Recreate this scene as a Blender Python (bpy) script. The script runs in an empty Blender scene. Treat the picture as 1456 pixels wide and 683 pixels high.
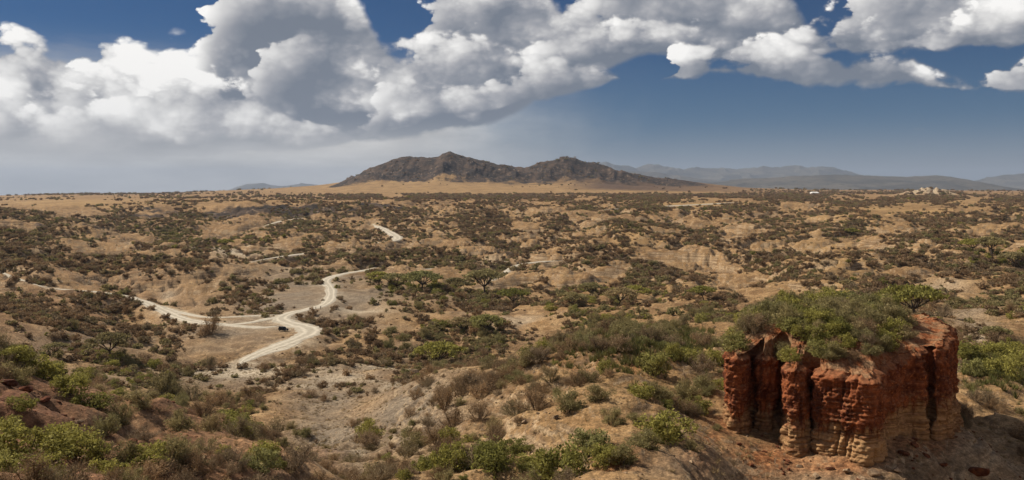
import bpy, bmesh, math, random
import numpy as np
from mathutils import Vector, Matrix

R = math.radians
scene = bpy.context.scene
COL = scene.collection

# ------------------------------------------------------------------ camera
F = 1200.0            # focal length in photograph pixels (1456 wide)
YH = 268.0            # row of the level line
HC = 60.0             # eye height above the gorge floor
cam_d = bpy.data.cameras.new("camera")
cam = bpy.data.objects.new("camera", cam_d)
COL.objects.link(cam)
scene.camera = cam
cam.location = (0, 0, HC)
cam.rotation_euler = (R(90), 0, 0)
cam_d.sensor_fit = 'HORIZONTAL'
cam_d.sensor_width = 36.0
cam_d.lens = 36.0 * F / 1456.0
cam_d.shift_y = -(341.5 - YH) / 1456.0
cam_d.clip_start = 0.5
cam_d.clip_end = 200000.0

scene.view_settings.view_transform = 'Standard'
scene.view_settings.look = 'None'
scene.view_settings.gamma = 1.0
scene.view_settings.use_curve_mapping = False
scene.view_settings.exposure = 0.38
scene.render.engine = 'CYCLES'
cy = scene.cycles
cy.max_bounces = 6
cy.diffuse_bounces = 2
cy.glossy_bounces = 2
cy.transmission_bounces = 3
cy.transparent_max_bounces = 8
cy.volume_bounces = 0
cy.use_denoising = True
cy.sample_clamp_indirect = 4.0
cy.caustics_reflective = False
cy.caustics_refractive = False

# ------------------------------------------------------------------ sun
SUN_EL = R(43)
SUN_AZ = R(-63)       # from the view direction, negative to the left
to_sun = Vector((math.sin(SUN_AZ) * math.cos(SUN_EL), math.cos(SUN_AZ) * math.cos(SUN_EL), math.sin(SUN_EL)))
sun_d = bpy.data.lights.new("sun", 'SUN')
sun_d.energy = 5.0
sun_d.angle = R(0.53)
sun_d.color = (1.0, 0.89, 0.74)
sun = bpy.data.objects.new("sun", sun_d)
COL.objects.link(sun)
sun.rotation_euler = to_sun.to_track_quat('Z', 'Y').to_euler()
sun.location = (0, 0, 500)


# ------------------------------------------------------------------ node helpers
class NT:
    """small helper round a node tree"""
    def __init__(self, tree):
        self.t = tree

    def n(self, kind, **kw):
        nd = self.t.nodes.new(kind)
        for k, v in kw.items():
            setattr(nd, k, v)
        return nd

    def put(self, sock, v):
        if v is None:
            return
        if isinstance(v, bpy.types.NodeSocket):
            self.t.links.new(v, sock)
        else:
            sock.default_value = v

    def m(self, op, a, b=None, c=None, clamp=False):
        nd = self.n('ShaderNodeMath', operation=op, use_clamp=clamp)
        for i, v in enumerate((a, b, c)):
            self.put(nd.inputs[i], v)
        return nd.outputs[0]

    def vm(self, op, a, b=None):
        nd = self.n('ShaderNodeVectorMath', operation=op)
        self.put(nd.inputs[0], a)
        self.put(nd.inputs[1], b)
        return nd.outputs[1] if op in ('DOT_PRODUCT', 'LENGTH') else nd.outputs[0]

    def ss(self, x, lo, hi, a=0.0, b=1.0):
        nd = self.n('ShaderNodeMapRange', interpolation_type='SMOOTHSTEP')
        for i, v in enumerate((x, lo, hi, a, b)):
            self.put(nd.inputs[i], v)
        return nd.outputs[0]

    def lin(self, x, lo, hi, a=0.0, b=1.0):
        nd = self.n('ShaderNodeMapRange', interpolation_type='LINEAR')
        for i, v in enumerate((x, lo, hi, a, b)):
            self.put(nd.inputs[i], v)
        return nd.outputs[0]

    def mix(self, f, a, b, mode='MIX'):
        nd = self.n('ShaderNodeMix', data_type='RGBA', blend_type=mode)
        self.put(nd.inputs[0], f)
        self.put(nd.inputs[6], a if isinstance(a, bpy.types.NodeSocket) else (*a, 1.0))
        self.put(nd.inputs[7], b if isinstance(b, bpy.types.NodeSocket) else (*b, 1.0))
        return nd.outputs[2]

    def mixf(self, f, a, b):
        nd = self.n('ShaderNodeMix', data_type='FLOAT')
        self.put(nd.inputs[0], f)
        self.put(nd.inputs[2], a)
        self.put(nd.inputs[3], b)
        return nd.outputs[0]

    def noise(self, vec, scale, detail=4, rough=0.55, lac=2.0, dim='3D', kind='FBM', dist=0.0, out=0):
        nd = self.n('ShaderNodeTexNoise', noise_dimensions=dim, noise_type=kind)
        self.put(nd.inputs['Vector'], vec)
        self.put(nd.inputs['Scale'], scale)
        self.put(nd.inputs['Detail'], detail)
        self.put(nd.inputs['Roughness'], rough)
        self.put(nd.inputs['Lacunarity'], lac)
        self.put(nd.inputs['Distortion'], dist)
        return nd.outputs[out]

    def voro(self, vec, scale, dim='3D', feature='F1', smooth=None, detail=0, rough=.5, out='Distance', rand=1.0):
        nd = self.n('ShaderNodeTexVoronoi', voronoi_dimensions=dim, feature=feature)
        self.put(nd.inputs['Vector'], vec)
        self.put(nd.inputs['Scale'], scale)
        if 'Detail' in nd.inputs:
            self.put(nd.inputs['Detail'], detail)
            self.put(nd.inputs['Roughness'], rough)
        if smooth is not None:
            self.put(nd.inputs['Smoothness'], smooth)
        self.put(nd.inputs['Randomness'], rand)
        return nd.outputs[out]

    def comb(self, x, y, z=0.0):
        nd = self.n('ShaderNodeCombineXYZ')
        for i, v in enumerate((x, y, z)):
            self.put(nd.inputs[i], v)
        return nd.outputs[0]

    def sep(self, v):
        nd = self.n('ShaderNodeSeparateXYZ')
        self.put(nd.inputs[0], v)
        return nd.outputs

    def ramp(self, x, stops, interp='LINEAR'):
        nd = self.n('ShaderNodeValToRGB')
        cr = nd.color_ramp
        cr.interpolation = interp
        while len(cr.elements) < len(stops):
            cr.elements.new(0.5)
        for e, (p, c) in zip(cr.elements, stops):
            e.position = p
            e.color = (*c, 1.0) if len(c) == 3 else c
        self.put(nd.inputs[0], x)
        return nd.outputs[0]

    def curve(self, x, pts):
        """float curve through (0..1, 0..1) points"""
        nd = self.n('ShaderNodeFloatCurve')
        cu = nd.mapping.curves[0]
        while len(cu.points) < len(pts):
            cu.points.new(0.5, 0.5)
        for p, (a, b) in zip(cu.points, pts):
            p.location = (a, b)
            p.handle_type = 'AUTO'
        nd.mapping.update()
        self.put(nd.inputs['Value'], x)
        return nd.outputs[0]


# ------------------------------------------------------------------ sky
def azel(px, py):
    az = math.atan((px - 728.0) / F)
    return az, math.atan((YH - py) / F * math.cos(az))


AZM, ELM = 0.60, 0.34      # range of the cloud outline curves


def outline(pts):
    """photograph px, py outline of a cloud edge -> curve over azimuth of elevation"""
    out = []
    for px, py in pts:
        a, e = azel(px, py)
        out.append(((a + AZM) / (2 * AZM), min(max(e / ELM, 0.0), 1.0)))
    return out


def build_world():
    w = bpy.data.worlds.new("World")
    scene.world = w
    w.use_nodes = True
    w.cycles.sampling_method = 'MANUAL'
    w.cycles.sample_map_resolution = 512
    for nd in list(w.node_tree.nodes):
        w.node_tree.nodes.remove(nd)

    # ---- billows: one relief value per direction
    g = bpy.data.node_groups.new("billows", 'ShaderNodeTree')
    g.interface.new_socket("p", in_out='INPUT', socket_type='NodeSocketVector')
    g.interface.new_socket("detail", in_out='INPUT', socket_type='NodeSocketFloat')
    g.interface.new_socket("h", in_out='OUTPUT', socket_type='NodeSocketFloat')
    q = NT(g)
    gi = q.n('NodeGroupInput')
    go = q.n('NodeGroupOutput')
    p0 = gi.outputs[0]
    fb = q.m('SUBTRACT', q.noise(p0, 12.0, gi.outputs[1], .62, dim='2D'), .5)
    v1 = q.voro(q.vm('ADD', p0, q.comb(q.m('MULTIPLY', fb, .035), q.m('MULTIPLY', fb, .02))), 14.5, '2D', 'SMOOTH_F1', smooth=.3, detail=q.m('MULTIPLY', gi.outputs[1], .35), rough=.5)
    bil = q.m('SUBTRACT', .40, v1)
    h = q.m('ADD', q.m('MULTIPLY', bil, .9), q.m('MULTIPLY', fb, 1.25))
    g.links.new(h, go.inputs[0])

    t = NT(w.node_tree)
    d = t.n('ShaderNodeTexCoord').outputs['Generated']
    x, y, z = t.sep(d)
    az = t.m('ARCTAN2', x, y)
    el = t.m('ARCSINE', t.m('MINIMUM', t.m('MAXIMUM', z, -1.0), 1.0))
    p = t.comb(az, t.m('MULTIPLY', el, 1.5))

    def relief(v, detail):
        nd = t.n('ShaderNodeGroup')
        nd.node_tree = g
        t.put(nd.inputs[0], v)
        nd.inputs[1].default_value = detail
        return nd.outputs[0]

    n0 = relief(p, 9.0)
    big = t.noise(p, 4.5, 3, .5, dim='2D')
    en = t.m('DIVIDE', el, ELM)
    # past the picture's sides and top the deck goes on as loose cumulus
    outm = t.m('MAXIMUM', t.ss(t.m('ABSOLUTE', az), .55, .70), t.ss(el, .235, .30))
    farh = t.m('SUBTRACT', t.m('MULTIPLY', t.m('SUBTRACT', big, .45), 2.6), t.ss(el, .11, .04, 0.0, 1.4))
    farh = t.m('MULTIPLY_ADD', n0, .6, farh)

    def layer(n, top, base, kt, kb, lift, first=False):
        u = t.lin(t.m('MULTIPLY_ADD', n, .030, az), -AZM, AZM)
        tp = t.curve(u, outline(top))
        bs = t.curve(u, outline(base))
        a = t.m('MULTIPLY_ADD', n, 1.35, t.m('DIVIDE', t.m('SUBTRACT', tp, en), kt))
        b = t.m('MULTIPLY_ADD', n, .75, t.m('DIVIDE', t.m('SUBTRACT', en, bs), kb))
        if first:
            a = t.mixf(outm, a, farh)
            b = t.mixf(outm, b, t.m('ADD', farh, .3))
        hh = t.m('ADD', t.m('MINIMUM', a, b), .14)
        if not first:
            hh = t.m('SUBTRACT', hh, t.m('MULTIPLY', outm, 3.0))
        cov = t.ss(hh, -.09, .28)
        # crowns of the billows catch the sun, creases and flat bases are grey
        lt = t.m('ADD', t.ss(a, 2.4, .05, -.20, .32), t.ss(b, .05, 1.6, -.24, .08))
        lt = t.m('MULTIPLY_ADD', n, 1.05, t.m('ADD', lt, lift))
        lt = t.m('MULTIPLY_ADD', t.m('SUBTRACT', big, .5), .55, lt)
        return cov, lt

    lit = None
    cover = None
    for k, (top, base, kt, kb, lift) in enumerate(LAYERS):
        n = n0 if k == 0 else relief(t.vm('ADD', p, (.37 * k, .21 * k, 0)), 9.0)
        c, l = layer(n, top, base, kt, kb, lift, k == 0)
        lit = l if lit is None else t.mixf(c, lit, l)
        cover = c if cover is None else t.m('MAXIMUM', cover, c)
    for (px, py, wp, hp) in PUFFS:
        a, e = azel(px, py)
        v = t.vm('MULTIPLY', t.vm('SUBTRACT', t.comb(az, el), (a, e, 0)), (F / wp, F / hp, 0))
        cover = t.m('MAXIMUM', cover, t.ss(t.m('SUBTRACT', t.m('MULTIPLY', n0, 1.6), t.vm('DOT_PRODUCT', v, v)), -.75, .35, 0, .7))
    for (px, py, wp, hp, am) in SHADES:
        a, e = azel(px, py)
        v = t.vm('MULTIPLY', t.vm('SUBTRACT', t.comb(az, el), (a, e, 0)), (F / wp, F / hp, 0))
        lit = t.m('ADD', lit, t.ss(t.m('MULTIPLY_ADD', n0, -.5, t.vm('DOT_PRODUCT', v, v)), 1.2, 0.0, 0.0, am))
    ccol = t.ramp(lit, [(0.0, (.15, .175, .22)), (.24, (.25, .265, .30)), (.45, (.40, .40, .42)), (.66, (.64, .63, .62)), (.96, (.97, .95, .92))])

    sky = t.n('ShaderNodeTexSky', sky_type='NISHITA')
    sky.sun_disc = False
    sky.sun_elevation = SUN_EL
    sky.sun_rotation = SUN_AZ
    sky.altitude = 1500
    sky.air_density = 1.0
    sky.dust_density = 0.3
    sky.ozone_density = 4.0
    sk = t.mix(1.0, sky.outputs[0], (SKY_K * .058, SKY_K * .255, SKY_K * .43), 'MULTIPLY')
    # dusty veil along the horizon, thicker to the left under the rain cloud
    veil_w = t.ss(t.m('MULTIPLY_ADD', n0, .05, az), .16, -.16)
    vn = t.noise(t.comb(az, t.m('MULTIPLY', el, 5.0)), 7.0, 7, .6, dim='2D')
    ev = t.m('MULTIPLY_ADD', t.m('SUBTRACT', vn, .5), .05, el)
    veil = t.m('MULTIPLY', t.ss(ev, .165, .085), veil_w)
    veil = t.m('MAXIMUM', t.m('MULTIPLY', veil, .95), t.ss(el, .18, .0, 0.0, .94))
    vcol = t.mix(t.lin(vn, .3, .7), (.52, .50, .475), (.74, .71, .67))
    vcol = t.mix(veil_w, t.mix(t.ss(el, .09, 0.0), (.048, .125, .22), (.22, .25, .285)), vcol)
    sk = t.mix(veil, sk, vcol)
    cfade = t.m('MULTIPLY', cover, t.ss(el, .012, .055))
    ccol = t.mix(t.m('MULTIPLY', veil, t.ss(el, .085, .03, .0, .72)), ccol, vcol)
    colr = t.mix(cfade, sk, ccol)
    bg = t.n('ShaderNodeBackground')
    t.put(bg.inputs[0], colr)
    bg.inputs[1].default_value = .84
    out = t.n('ShaderNodeOutputWorld')
    w.node_tree.links.new(bg.outputs[0], out.inputs[0])


SKY_K = 0.07
# cloud outlines in photograph px, py (read as azimuth and elevation)
LAYERS = [
    ([(0, 34), (50, 32), (105, 66), (128, 36), (160, 46), (225, 56), (262, 58), (285, -4), (350, -90), (440, -90), (488, -34), (528, 26), (560, 44), (596, 0), (640, -70), (740, -60),
      (800, -10), (850, -40), (900, -90), (1050, -80), (1115, -24), (1150, 28), (1185, -6), (1240, -80), (1400, -70), (1456, -60)],
     [(0, 230), (200, 222), (420, 212), (560, 198), (680, 182), (770, 136), (850, 104), (930, 82), (1050, 96), (1150, 84), (1250, 80), (1456, 76)], .13, .06, .58),
    ([(0, 80), (60, 96), (130, 82), (200, 98), (262, 86), (310, 118), (370, 60), (430, 22), (500, 44), (525, 96), (560, 74), (600, 42), (680, 34), (740, 62), (800, 14), (860, 24), (920, 6), (1000, 34), (1060, 52), (1130, 32),
      (1200, 14), (1300, 30), (1380, 16), (1456, 22)],
     [(0, 210), (200, 205), (420, 200), (560, 170), (700, 140), (770, 112), (850, 92), (930, 80), (1050, 92), (1150, 78), (1250, 74), (1456, 72)], .11, .055, .56),
    ([(0, 130), (60, 140), (180, 112), (260, 96), (330, 114), (420, 150), (500, 155), (560, 92), (640, 104), (700, 92), (780, 66), (840, 80), (870, 100), (890, 122), (940, 104), (955, 60), (1020, 52), (1100, 45),
      (1180, 52), (1265, 58), (1300, 84), (1345, 106), (1380, 112), (1415, 84), (1456, 66)],
     [(0, 232), (150, 236), (300, 222), (450, 212), (600, 176), (720, 152), (830, 130), (870, 114), (900, 112), (960, 114), (1050, 118), (1120, 124), (1200, 124), (1330, 132), (1400, 130), (1456, 128)], .085, .045, .60),
]
PUFFS = [(890, 163, 14, 6), (920, 160, 12, 4), (775, 130, 18, 7), (740, 168, 10, 5), (1306, 184, 14, 4), (915, 118, 26, 8), (240, 44, 46, 10)]
SHADES = [(430, 95, 140, 110, -.20), (110, 135, 230, 90, .26), (520, 60, 70, 60, -.08), (330, 175, 160, 26, .12), (640, 180, 150, 24, -.06)]

build_world()

# ------------------------------------------------------------------ numeric noise
def _hash(ix, iy, seed):
    h = (ix.astype(np.int64) * 374761393 + iy.astype(np.int64) * 668265263 + seed * 1274126177) & 0xFFFFFFFF
    h = ((h ^ (h >> 13)) * 1274126177) & 0xFFFFFFFF
    return h ^ (h >> 16)


def perlin(x, y, seed=0):
    ix = np.floor(x)
    iy = np.floor(y)
    fx = x - ix
    fy = y - iy
    u = fx * fx * fx * (fx * (fx * 6 - 15) + 10)
    v = fy * fy * fy * (fy * (fy * 6 - 15) + 10)

    def gr(jx, jy, dx, dy):
        a = _hash(jx, jy, seed).astype(np.float64) * (2 * math.pi / 4294967296.0)
        return np.cos(a) * dx + np.sin(a) * dy
    a = gr(ix, iy, fx, fy)
    b = gr(ix + 1, iy, fx - 1, fy)
    c = gr(ix, iy + 1, fx, fy - 1)
    d = gr(ix + 1, iy + 1, fx - 1, fy - 1)
    return ((a + (b - a) * u) * (1 - v) + (c + (d - c) * u) * v) * 1.5


def fbm(x, y, octv=4, seed=0, gain=.5, lac=2.03):
    s = 0
    a = 1.0
    for i in range(octv):
        s = s + a * perlin(x, y, seed + i * 17)
        x = x * lac + 13.7
        y = y * lac - 7.1
        a *= gain
    return s


def ridged(x, y, octv=4, seed=0, gain=.5):
    s = 0
    a = 1.0
    w = 1.0
    for i in range(octv):
        n = 1.0 - np.abs(perlin(x, y, seed + i * 31)) * 1.6
        n = np.clip(n, 0, 1) ** 2
        s = s + a * n * w
        w = np.clip(n * 1.6, 0, 1)
        x = x * 2.07 + 5.3
        y = y * 2.07 + 9.1
        a *= gain
    return s


def sst(x, lo, hi):
    t = np.clip((x - lo) / (hi - lo), 0, 1)
    return t * t * (3 - 2 * t)


# ------------------------------------------------------------------ the lie of the land
# one profile per bearing: (distance, row seen there) or (distance, ('z', height)) where hidden
def _z(y, v):
    return v[1] if isinstance(v, tuple) else HC - (v - YH) / F * y


FARL = [(1660, 290), (2500, 282.5), (4500, 276.3), (6500, 275.5), (9000, ('z', -5)), (46000, ('z', -420))]
PROFILES = {
    -500: [(15, ('z', 53)), (40, ('z', 48)), (65, ('z', 46)), (90, ('z', 47)), (130, ('z', 38)), (190, ('z', 26)), (260, ('z', 19)), (350, ('z', 17)), (480, ('z', 15)), (700, ('z', 17)), (1000, ('z', 22)), (1500, ('z', 25)),
           (2500, 284), (4500, 279), (6500, 278), (9000, ('z', -25)), (46000, ('z', -420))],
    0: [(15, ('z', 52)), (48, 683), (65, 590), (86, 498), (115, ('z', 31)), (175, ('z', 19)), (240, 494), (290, 462), (340, 432), (400, 412), (480, 390), (560, 372), (680, 352), (900, 322), (1250, 305), (1600, 296),
        (2500, 285), (4500, 279.2), (6500, 278), (9000, ('z', -25)), (46000, ('z', -420))],
    110: [(15, ('z', 52)), (52, 683), (70, 600), (88, 525), (115, ('z', 29)), (180, ('z', 12)), (250, 520), (300, 487), (340, 458), (385, 436), (440, 418), (520, 396), (580, 382), (650, 372), (760, 357), (950, 335), (1250, 312), (1600, 298)] + FARL,
    200: [(15, ('z', 51)), (58, 683), (75, 608), (90, 552), (120, ('z', 25)), (180, ('z', 10)), (255, 532), (310, 500), (355, 474), (400, 450), (455, 425), (515, 403), (570, 385), (605, 376), (680, ('z', 1.5)), (760, 363), (930, 345), (1180, 326), (1480, 310), (1600, 300)] + FARL,
    300: [(15, ('z', 50)), (63, 683), (80, 624), (93, 582), (125, ('z', 25)), (175, ('z', 10)), (240, 560), (285, 520), (320, 493), (360, 467), (410, 444), (455, 428), (500, 410), (540, 396), (580, 387), (680, ('z', .5)), (780, 361), (950, 343), (1180, 326), (1440, 312), (1540, 304), (1610, 290), (2500, 282), (4200, 274), (6000, 271.5), (9000, ('z', 10)), (46000, ('z', -380))],
    400: [(15, ('z', 50)), (68, 683), (82, 645), (105, ('z', 25)), (150, 630), (190, 592), (240, 556), (290, 515), (320, 493), (360, 467), (410, 443), (480, 418), (550, 398), (620, 385), (720, 368), (850, 354), (1000, 340), (1200, 326), (1440, 312), (1530, 304), (1600, 290), (2500, 282), (4000, 272.5), (5000, 267.5), (8000, ('z', 40)), (46000, ('z', -380))],
    500: [(15, ('z', 50)), (78, 690), (110, 655), (150, 622), (195, 583), (240, 554), (290, 515), (320, 493), (360, 467), (410, 443), (480, 418), (550, 398), (620, 385), (720, 368), (850, 354), (1000, 340), (1200, 325), (1450, 310), (1560, 302), (1640, 290), (2500, 281.5), (3600, 273), (5000, 266), (8000, ('z', 40)), (46000, ('z', -300))],
    560: [(15, ('z', 50)), (80, 690), (105, 655), (140, 610), (180, 566), (205, 548), (235, ('z', 6)), (290, 517), (320, 493), (360, 467), (410, 443), (480, 418), (550, 398), (620, 385), (720, 367), (850, 353), (1000, 338), (1200, 321), (1450, 304), (1750, 289), (2500, 280.5), (3600, 272), (5000, 268), (8000, ('z', 40)), (46000, ('z', -300))],
    640: [(15, ('z', 50)), (78, 690), (98, 645), (125, 597), (155, 556), (185, 520), (225, ('z', 10)), (280, ('z', 1.5)), (310, 500), (360, 468), (410, 443), (480, 418), (550, 398), (620, 384), (720, 365), (850, 350), (1000, 335), (1200, 319), (1450, 303), (1750, 288), (2500, 279.5), (3600, 271), (5000, 268), (8000, ('z', 40)), (46000, ('z', -300))],
    750: [(15, ('z', 50)), (72, 690), (90, 630), (110, 580), (130, 540), (157, 505), (200, ('z', 18)), (250, ('z', 8)), (300, 498), (335, 478), (375, 460), (420, 440), (480, 418), (550, 398), (640, 379), (770, 358), (960, 337), (1180, 318), (1450, 301), (1900, 286), (2700, 278), (3800, 270.5), (5000, 268), (8000, ('z', 40)), (46000, ('z', -300))],
    900: [(15, ('z', 50)), (68, 690), (82, 620), (97, 570), (112, 530), (130, 500), (150, 481), (172, 466), (230, ('z', 18)), (300, ('z', 9.5)), (350, 451), (420, 430), (490, 410), (560, 392), (650, 372), (780, 350), (950, 330), (1200, 310), (1500, 295), (2000, 284), (2800, 276), (4000, 269.5), (8000, ('z', 35)), (46000, ('z', -120))],
    1000: [(15, ('z', 49)), (72, 690), (90, 630), (105, 585), (120, 545), (140, 508), (165, 484), (195, 462), (260, ('z', 17)), (320, 446), (400, 424), (480, 407), (560, 391), (650, 374), (780, 352), (950, 331), (1200, 311), (1500, 296), (2000, 284.5), (2800, 277), (4000, 270), (8000, ('z', 35)), (46000, ('z', -100))],
    1100: [(15, ('z', 48)), (45, ('z', 34)), (65, ('z', 26)), (78, ('z', 27)), (89, 680), (100, 612), (115, ('z', 32)), (135, ('z', 32.5)), (165, 484), (200, 462), (260, ('z', 18.5)), (320, 441), (400, 420), (480, 402), (560, 387), (650, 370), (780, 350), (950, 330), (1200, 311), (1500, 296), (2100, 283), (3000, 276), (4500, 270), (8000, ('z', 30)), (46000, ('z', -90))],
    1220: [(15, ('z', 48)), (45, ('z', 33)), (65, ('z', 22.5)), (78, ('z', 25.5)), (85, 690), (89.5, 652), (96, 622), (115, ('z', 32.5)), (135, ('z', 32.5)), (165, 484), (200, 460), (260, ('z', 19)), (330, ('z', 14)), (400, 411), (450, 390), (500, 373), (530, 366), (600, ('z', 11)), (700, 346), (850, 331), (1100, 313), (1500, 296), (2200, 282.5), (3400, 275), (5500, 270), (9000, ('z', 30)), (46000, ('z', -90))],
    1340: [(15, ('z', 48)), (45, ('z', 33)), (65, ('z', 22)), (80, ('z', 25)), (89, 680), (98, 628), (115, 585), (135, 545), (160, 505), (190, 478), (230, 455), (300, 430), (370, 414), (440, 396), (500, 378), (560, 366), (650, 355), (800, 338), (1050, 318), (1400, 300), (2200, 283), (3400, 275.5), (5500, 270.5), (9000, ('z', 30)), (46000, ('z', -90))],
    1456: [(15, ('z', 48)), (45, ('z', 32)), (65, ('z', 22)), (85, ('z', 24)), (95, 690), (106, 648), (122, 590), (142, 545), (165, 508), (200, 478), (250, 450), (320, 425), (400, 405), (480, 388), (560, 372), (680, 352), (850, 334), (1100, 314), (1500, 297), (2200, 284), (3400, 276.5), (5500, 271.5), (9000, ('z', 25)), (46000, ('z', -110))],
    1950: [(15, ('z', 49)), (60, ('z', 40)), (82, ('z', 36)), (120, ('z', 33)), (165, ('z', 29)), (250, ('z', 23)), (400, ('z', 16)), (560, ('z', 14)), (850, ('z', 15)), (1500, ('z', 24)), (2200, 285), (3400, 277.5), (5500, 272), (9000, ('z', 20)), (46000, ('z', -130))],
}
LY = np.linspace(math.log(15.0), math.log(46000.0), 520)
PXG = np.arange(-500, 1951, 10.0)


def _gauss(a, s, axis):
    k = np.arange(-int(3 * s), int(3 * s) + 1)
    w = np.exp(-.5 * (k / s) ** 2)
    w /= w.sum()
    pad = [(0, 0), (0, 0)]
    pad[axis] = (len(k) // 2, len(k) // 2)
    b = np.pad(a, pad, mode='edge')
    return np.apply_along_axis(lambda r: np.convolve(r, w, 'valid'), axis, b)


def _table():
    cols = sorted(PROFILES)
    prof = []
    for c in cols:
        ys = np.array([math.log(p[0]) for p in PROFILES[c]])
        zs = np.array([_z(p[0], p[1]) for p in PROFILES[c]])
        prof.append(np.interp(LY, ys, zs))
    prof = np.array(prof)
    cx = np.array(cols, float)
    # cubic hermite across bearings
    d = np.gradient(prof, cx, axis=0)
    i = np.clip(np.searchsorted(cx, PXG, side='right') - 1, 0, len(cx) - 2)
    h = (cx[i + 1] - cx[i])[:, None]
    t = ((PXG - cx[i]) / (cx[i + 1] - cx[i]))[:, None]
    tab = ((2 * t**3 - 3 * t**2 + 1) * prof[i] + (t**3 - 2 * t**2 + t) * h * d[i] + (-2 * t**3 + 3 * t**2) * prof[i + 1] + (t**3 - t**2) * h * d[i + 1])
    tab = _gauss(tab, 2.2, 1)
    tab = _gauss(tab, 2.0, 0)
    return tab


TAB = _table()

# the rocky hill beyond the plain: its skyline, as rows at the crest's distance
HILL_Y = 4600.0
HILL = [(250, 271), (380, 268.5), (450, 264), (486, 259), (497, 254), (507, 250), (516, 243), (540, 234), (562, 226), (580, 222), (596, 223), (610, 221), (622, 221), (638, 216), (652, 220), (690, 231), (726, 238),
        (745, 239), (770, 231), (785, 229), (800, 224), (815, 226), (842, 230), (862, 238), (900, 247), (950, 254), (1000, 261), (1050, 266), (1130, 269), (1300, 271)]


def base_z(X, Y):
    Yc = np.maximum(Y, 15.0)
    px = np.clip(728 + F * X / Yc, -499, 1949)
    ly = np.clip(np.log(np.maximum(np.hypot(np.minimum(X, Yc * 1.01) * 0, Yc), 15.0)), LY[0], LY[-1] - 1e-6)
    fi = (px - PXG[0]) / 10.0
    fj = (ly - LY[0]) / (LY[1] - LY[0])
    i = np.clip(fi.astype(int), 0, len(PXG) - 2)
    j = np.clip(fj.astype(int), 0, len(LY) - 2)
    a = fi - i
    b = fj - j
    z = (TAB[i, j] * (1 - a) + TAB[i + 1, j] * a) * (1 - b) + (TAB[i, j + 1] * (1 - a) + TAB[i + 1, j + 1] * a) * b
    # the rim under the viewer's feet
    z = z + (58.2 - z) * sst(15.0 - Y, 0.0, 12.0)
    return z


def at_px(px, py, y0=40.0, y1=6000.0):
    """where the line of sight through a photograph pixel meets the ground"""
    ys = np.exp(np.linspace(math.log(y0), math.log(y1), 3000))
    xs = (px - 728.0) / F * ys
    zs = HC - (py - YH) / F * ys
    hit = np.nonzero(base_z(xs, ys) >= zs)[0]
    k = hit[0] if len(hit) else len(ys) - 1
    return xs[k], ys[k]


def px_of(X, Y, Z):
    Yc = np.maximum(Y, 1e-3)
    return 728 + F * X / Yc, YH + F * (HC - Z) / Yc


# ------------------------------------------------------------------ dirt roads (photograph px, py, half width in m)
ROADS = [
    # the main road: up from the wash, round the bend and away across the flat
    ('main', [(338, 520, 1.6), (352, 511, 2.0), (375, 500, 2.4), (402, 490, 2.9), (428, 480, 3.6), (441, 473, 4.2), (438, 467, 4.4), (420, 462, 4.2), (404, 457, 3.8), (400, 452, 3.2), (413, 446, 2.7), (438, 440, 2.5),
              (460, 434, 2.5), (470, 424, 2.6), (470, 411, 2.7), (463, 401, 2.8), (470, 395, 2.8), (492, 389, 2.5), (512, 386, 2.3), (535, 381, 2)]),
    ('west', [(398, 464, 2.2), (370, 466, 2.0), (330, 463, 2.2), (285, 459, 2.5), (255, 452, 2.7), (232, 442, 2.8), (205, 430, 2.8), (175, 421, 2.6), (140, 416, 2.5), (98, 413, 2.3), (72, 411, 1.8)]),
    ('west', [(408, 449, 1.7), (385, 453, 1.7), (350, 460, 1.6), (318, 462, 1.6)]),
    ('west', [(232, 436, 1.4), (262, 446, 1.3), (300, 452, 1.2), (350, 450, 1.2), (395, 448, 1.3)]),
    ('wash', [(430, 486, 1.3), (405, 496, 1.3), (378, 503, 1.2), (345, 515, 1.2)]),
    ('edge', [(-60, 366, 2.5), (-10, 385, 2.6), (20, 396, 2.8), (45, 405, 2.6), (75, 410, 2.0)]),
    ('far', [(360, 372, 2.2), (410, 364, 2.8), (460, 358, 3.2), (510, 351, 3.6), (545, 345, 4.4), (565, 340, 5.0), (556, 332, 5.0), (540, 324, 4.5), (530, 320, 3)]),
    ('plain', [(850, 299, 3), (905, 296, 5), (960, 293, 6), (1010, 290.5, 6), (1050, 288, 6)]),
    ('track', [(700, 400, 1.2), (718, 388, 1.7), (735, 378, 1.9), (765, 373, 1.9), (800, 371, 1.6)]),
    ('track', [(600, 383, 2), (640, 381, 2.4), (690, 376, 2.2), (720, 372, 1.6)]),
    ('track', [(375, 322, 2.5), (400, 315, 3.5), (430, 310, 3.0)]),
]


def catmull(P, n):
    P = np.array(P, float)
    Q = np.vstack([2 * P[0] - P[1], P, 2 * P[-1] - P[-2]])
    out = []
    for i in range(len(P) - 1):
        a, b, c, d = Q[i:i + 4]
        for t in np.linspace(0, 1, n, endpoint=False):
            out.append(.5 * ((2 * b) + (c - a) * t + (2 * a - 5 * b + 4 * c - d) * t * t + (3 * b - a - 3 * c + d) * t**3))
    out.append(P[-1])
    return np.array(out)


ROADLINES = []
for _k, _pts in ROADS:
    _w = []
    for (a, b, c) in _pts:
        x, y = at_px(a, b, 170.0)
        _w.append((x, y, c))
    ROADLINES.append((_k, catmull(_w, 14)))


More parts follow.
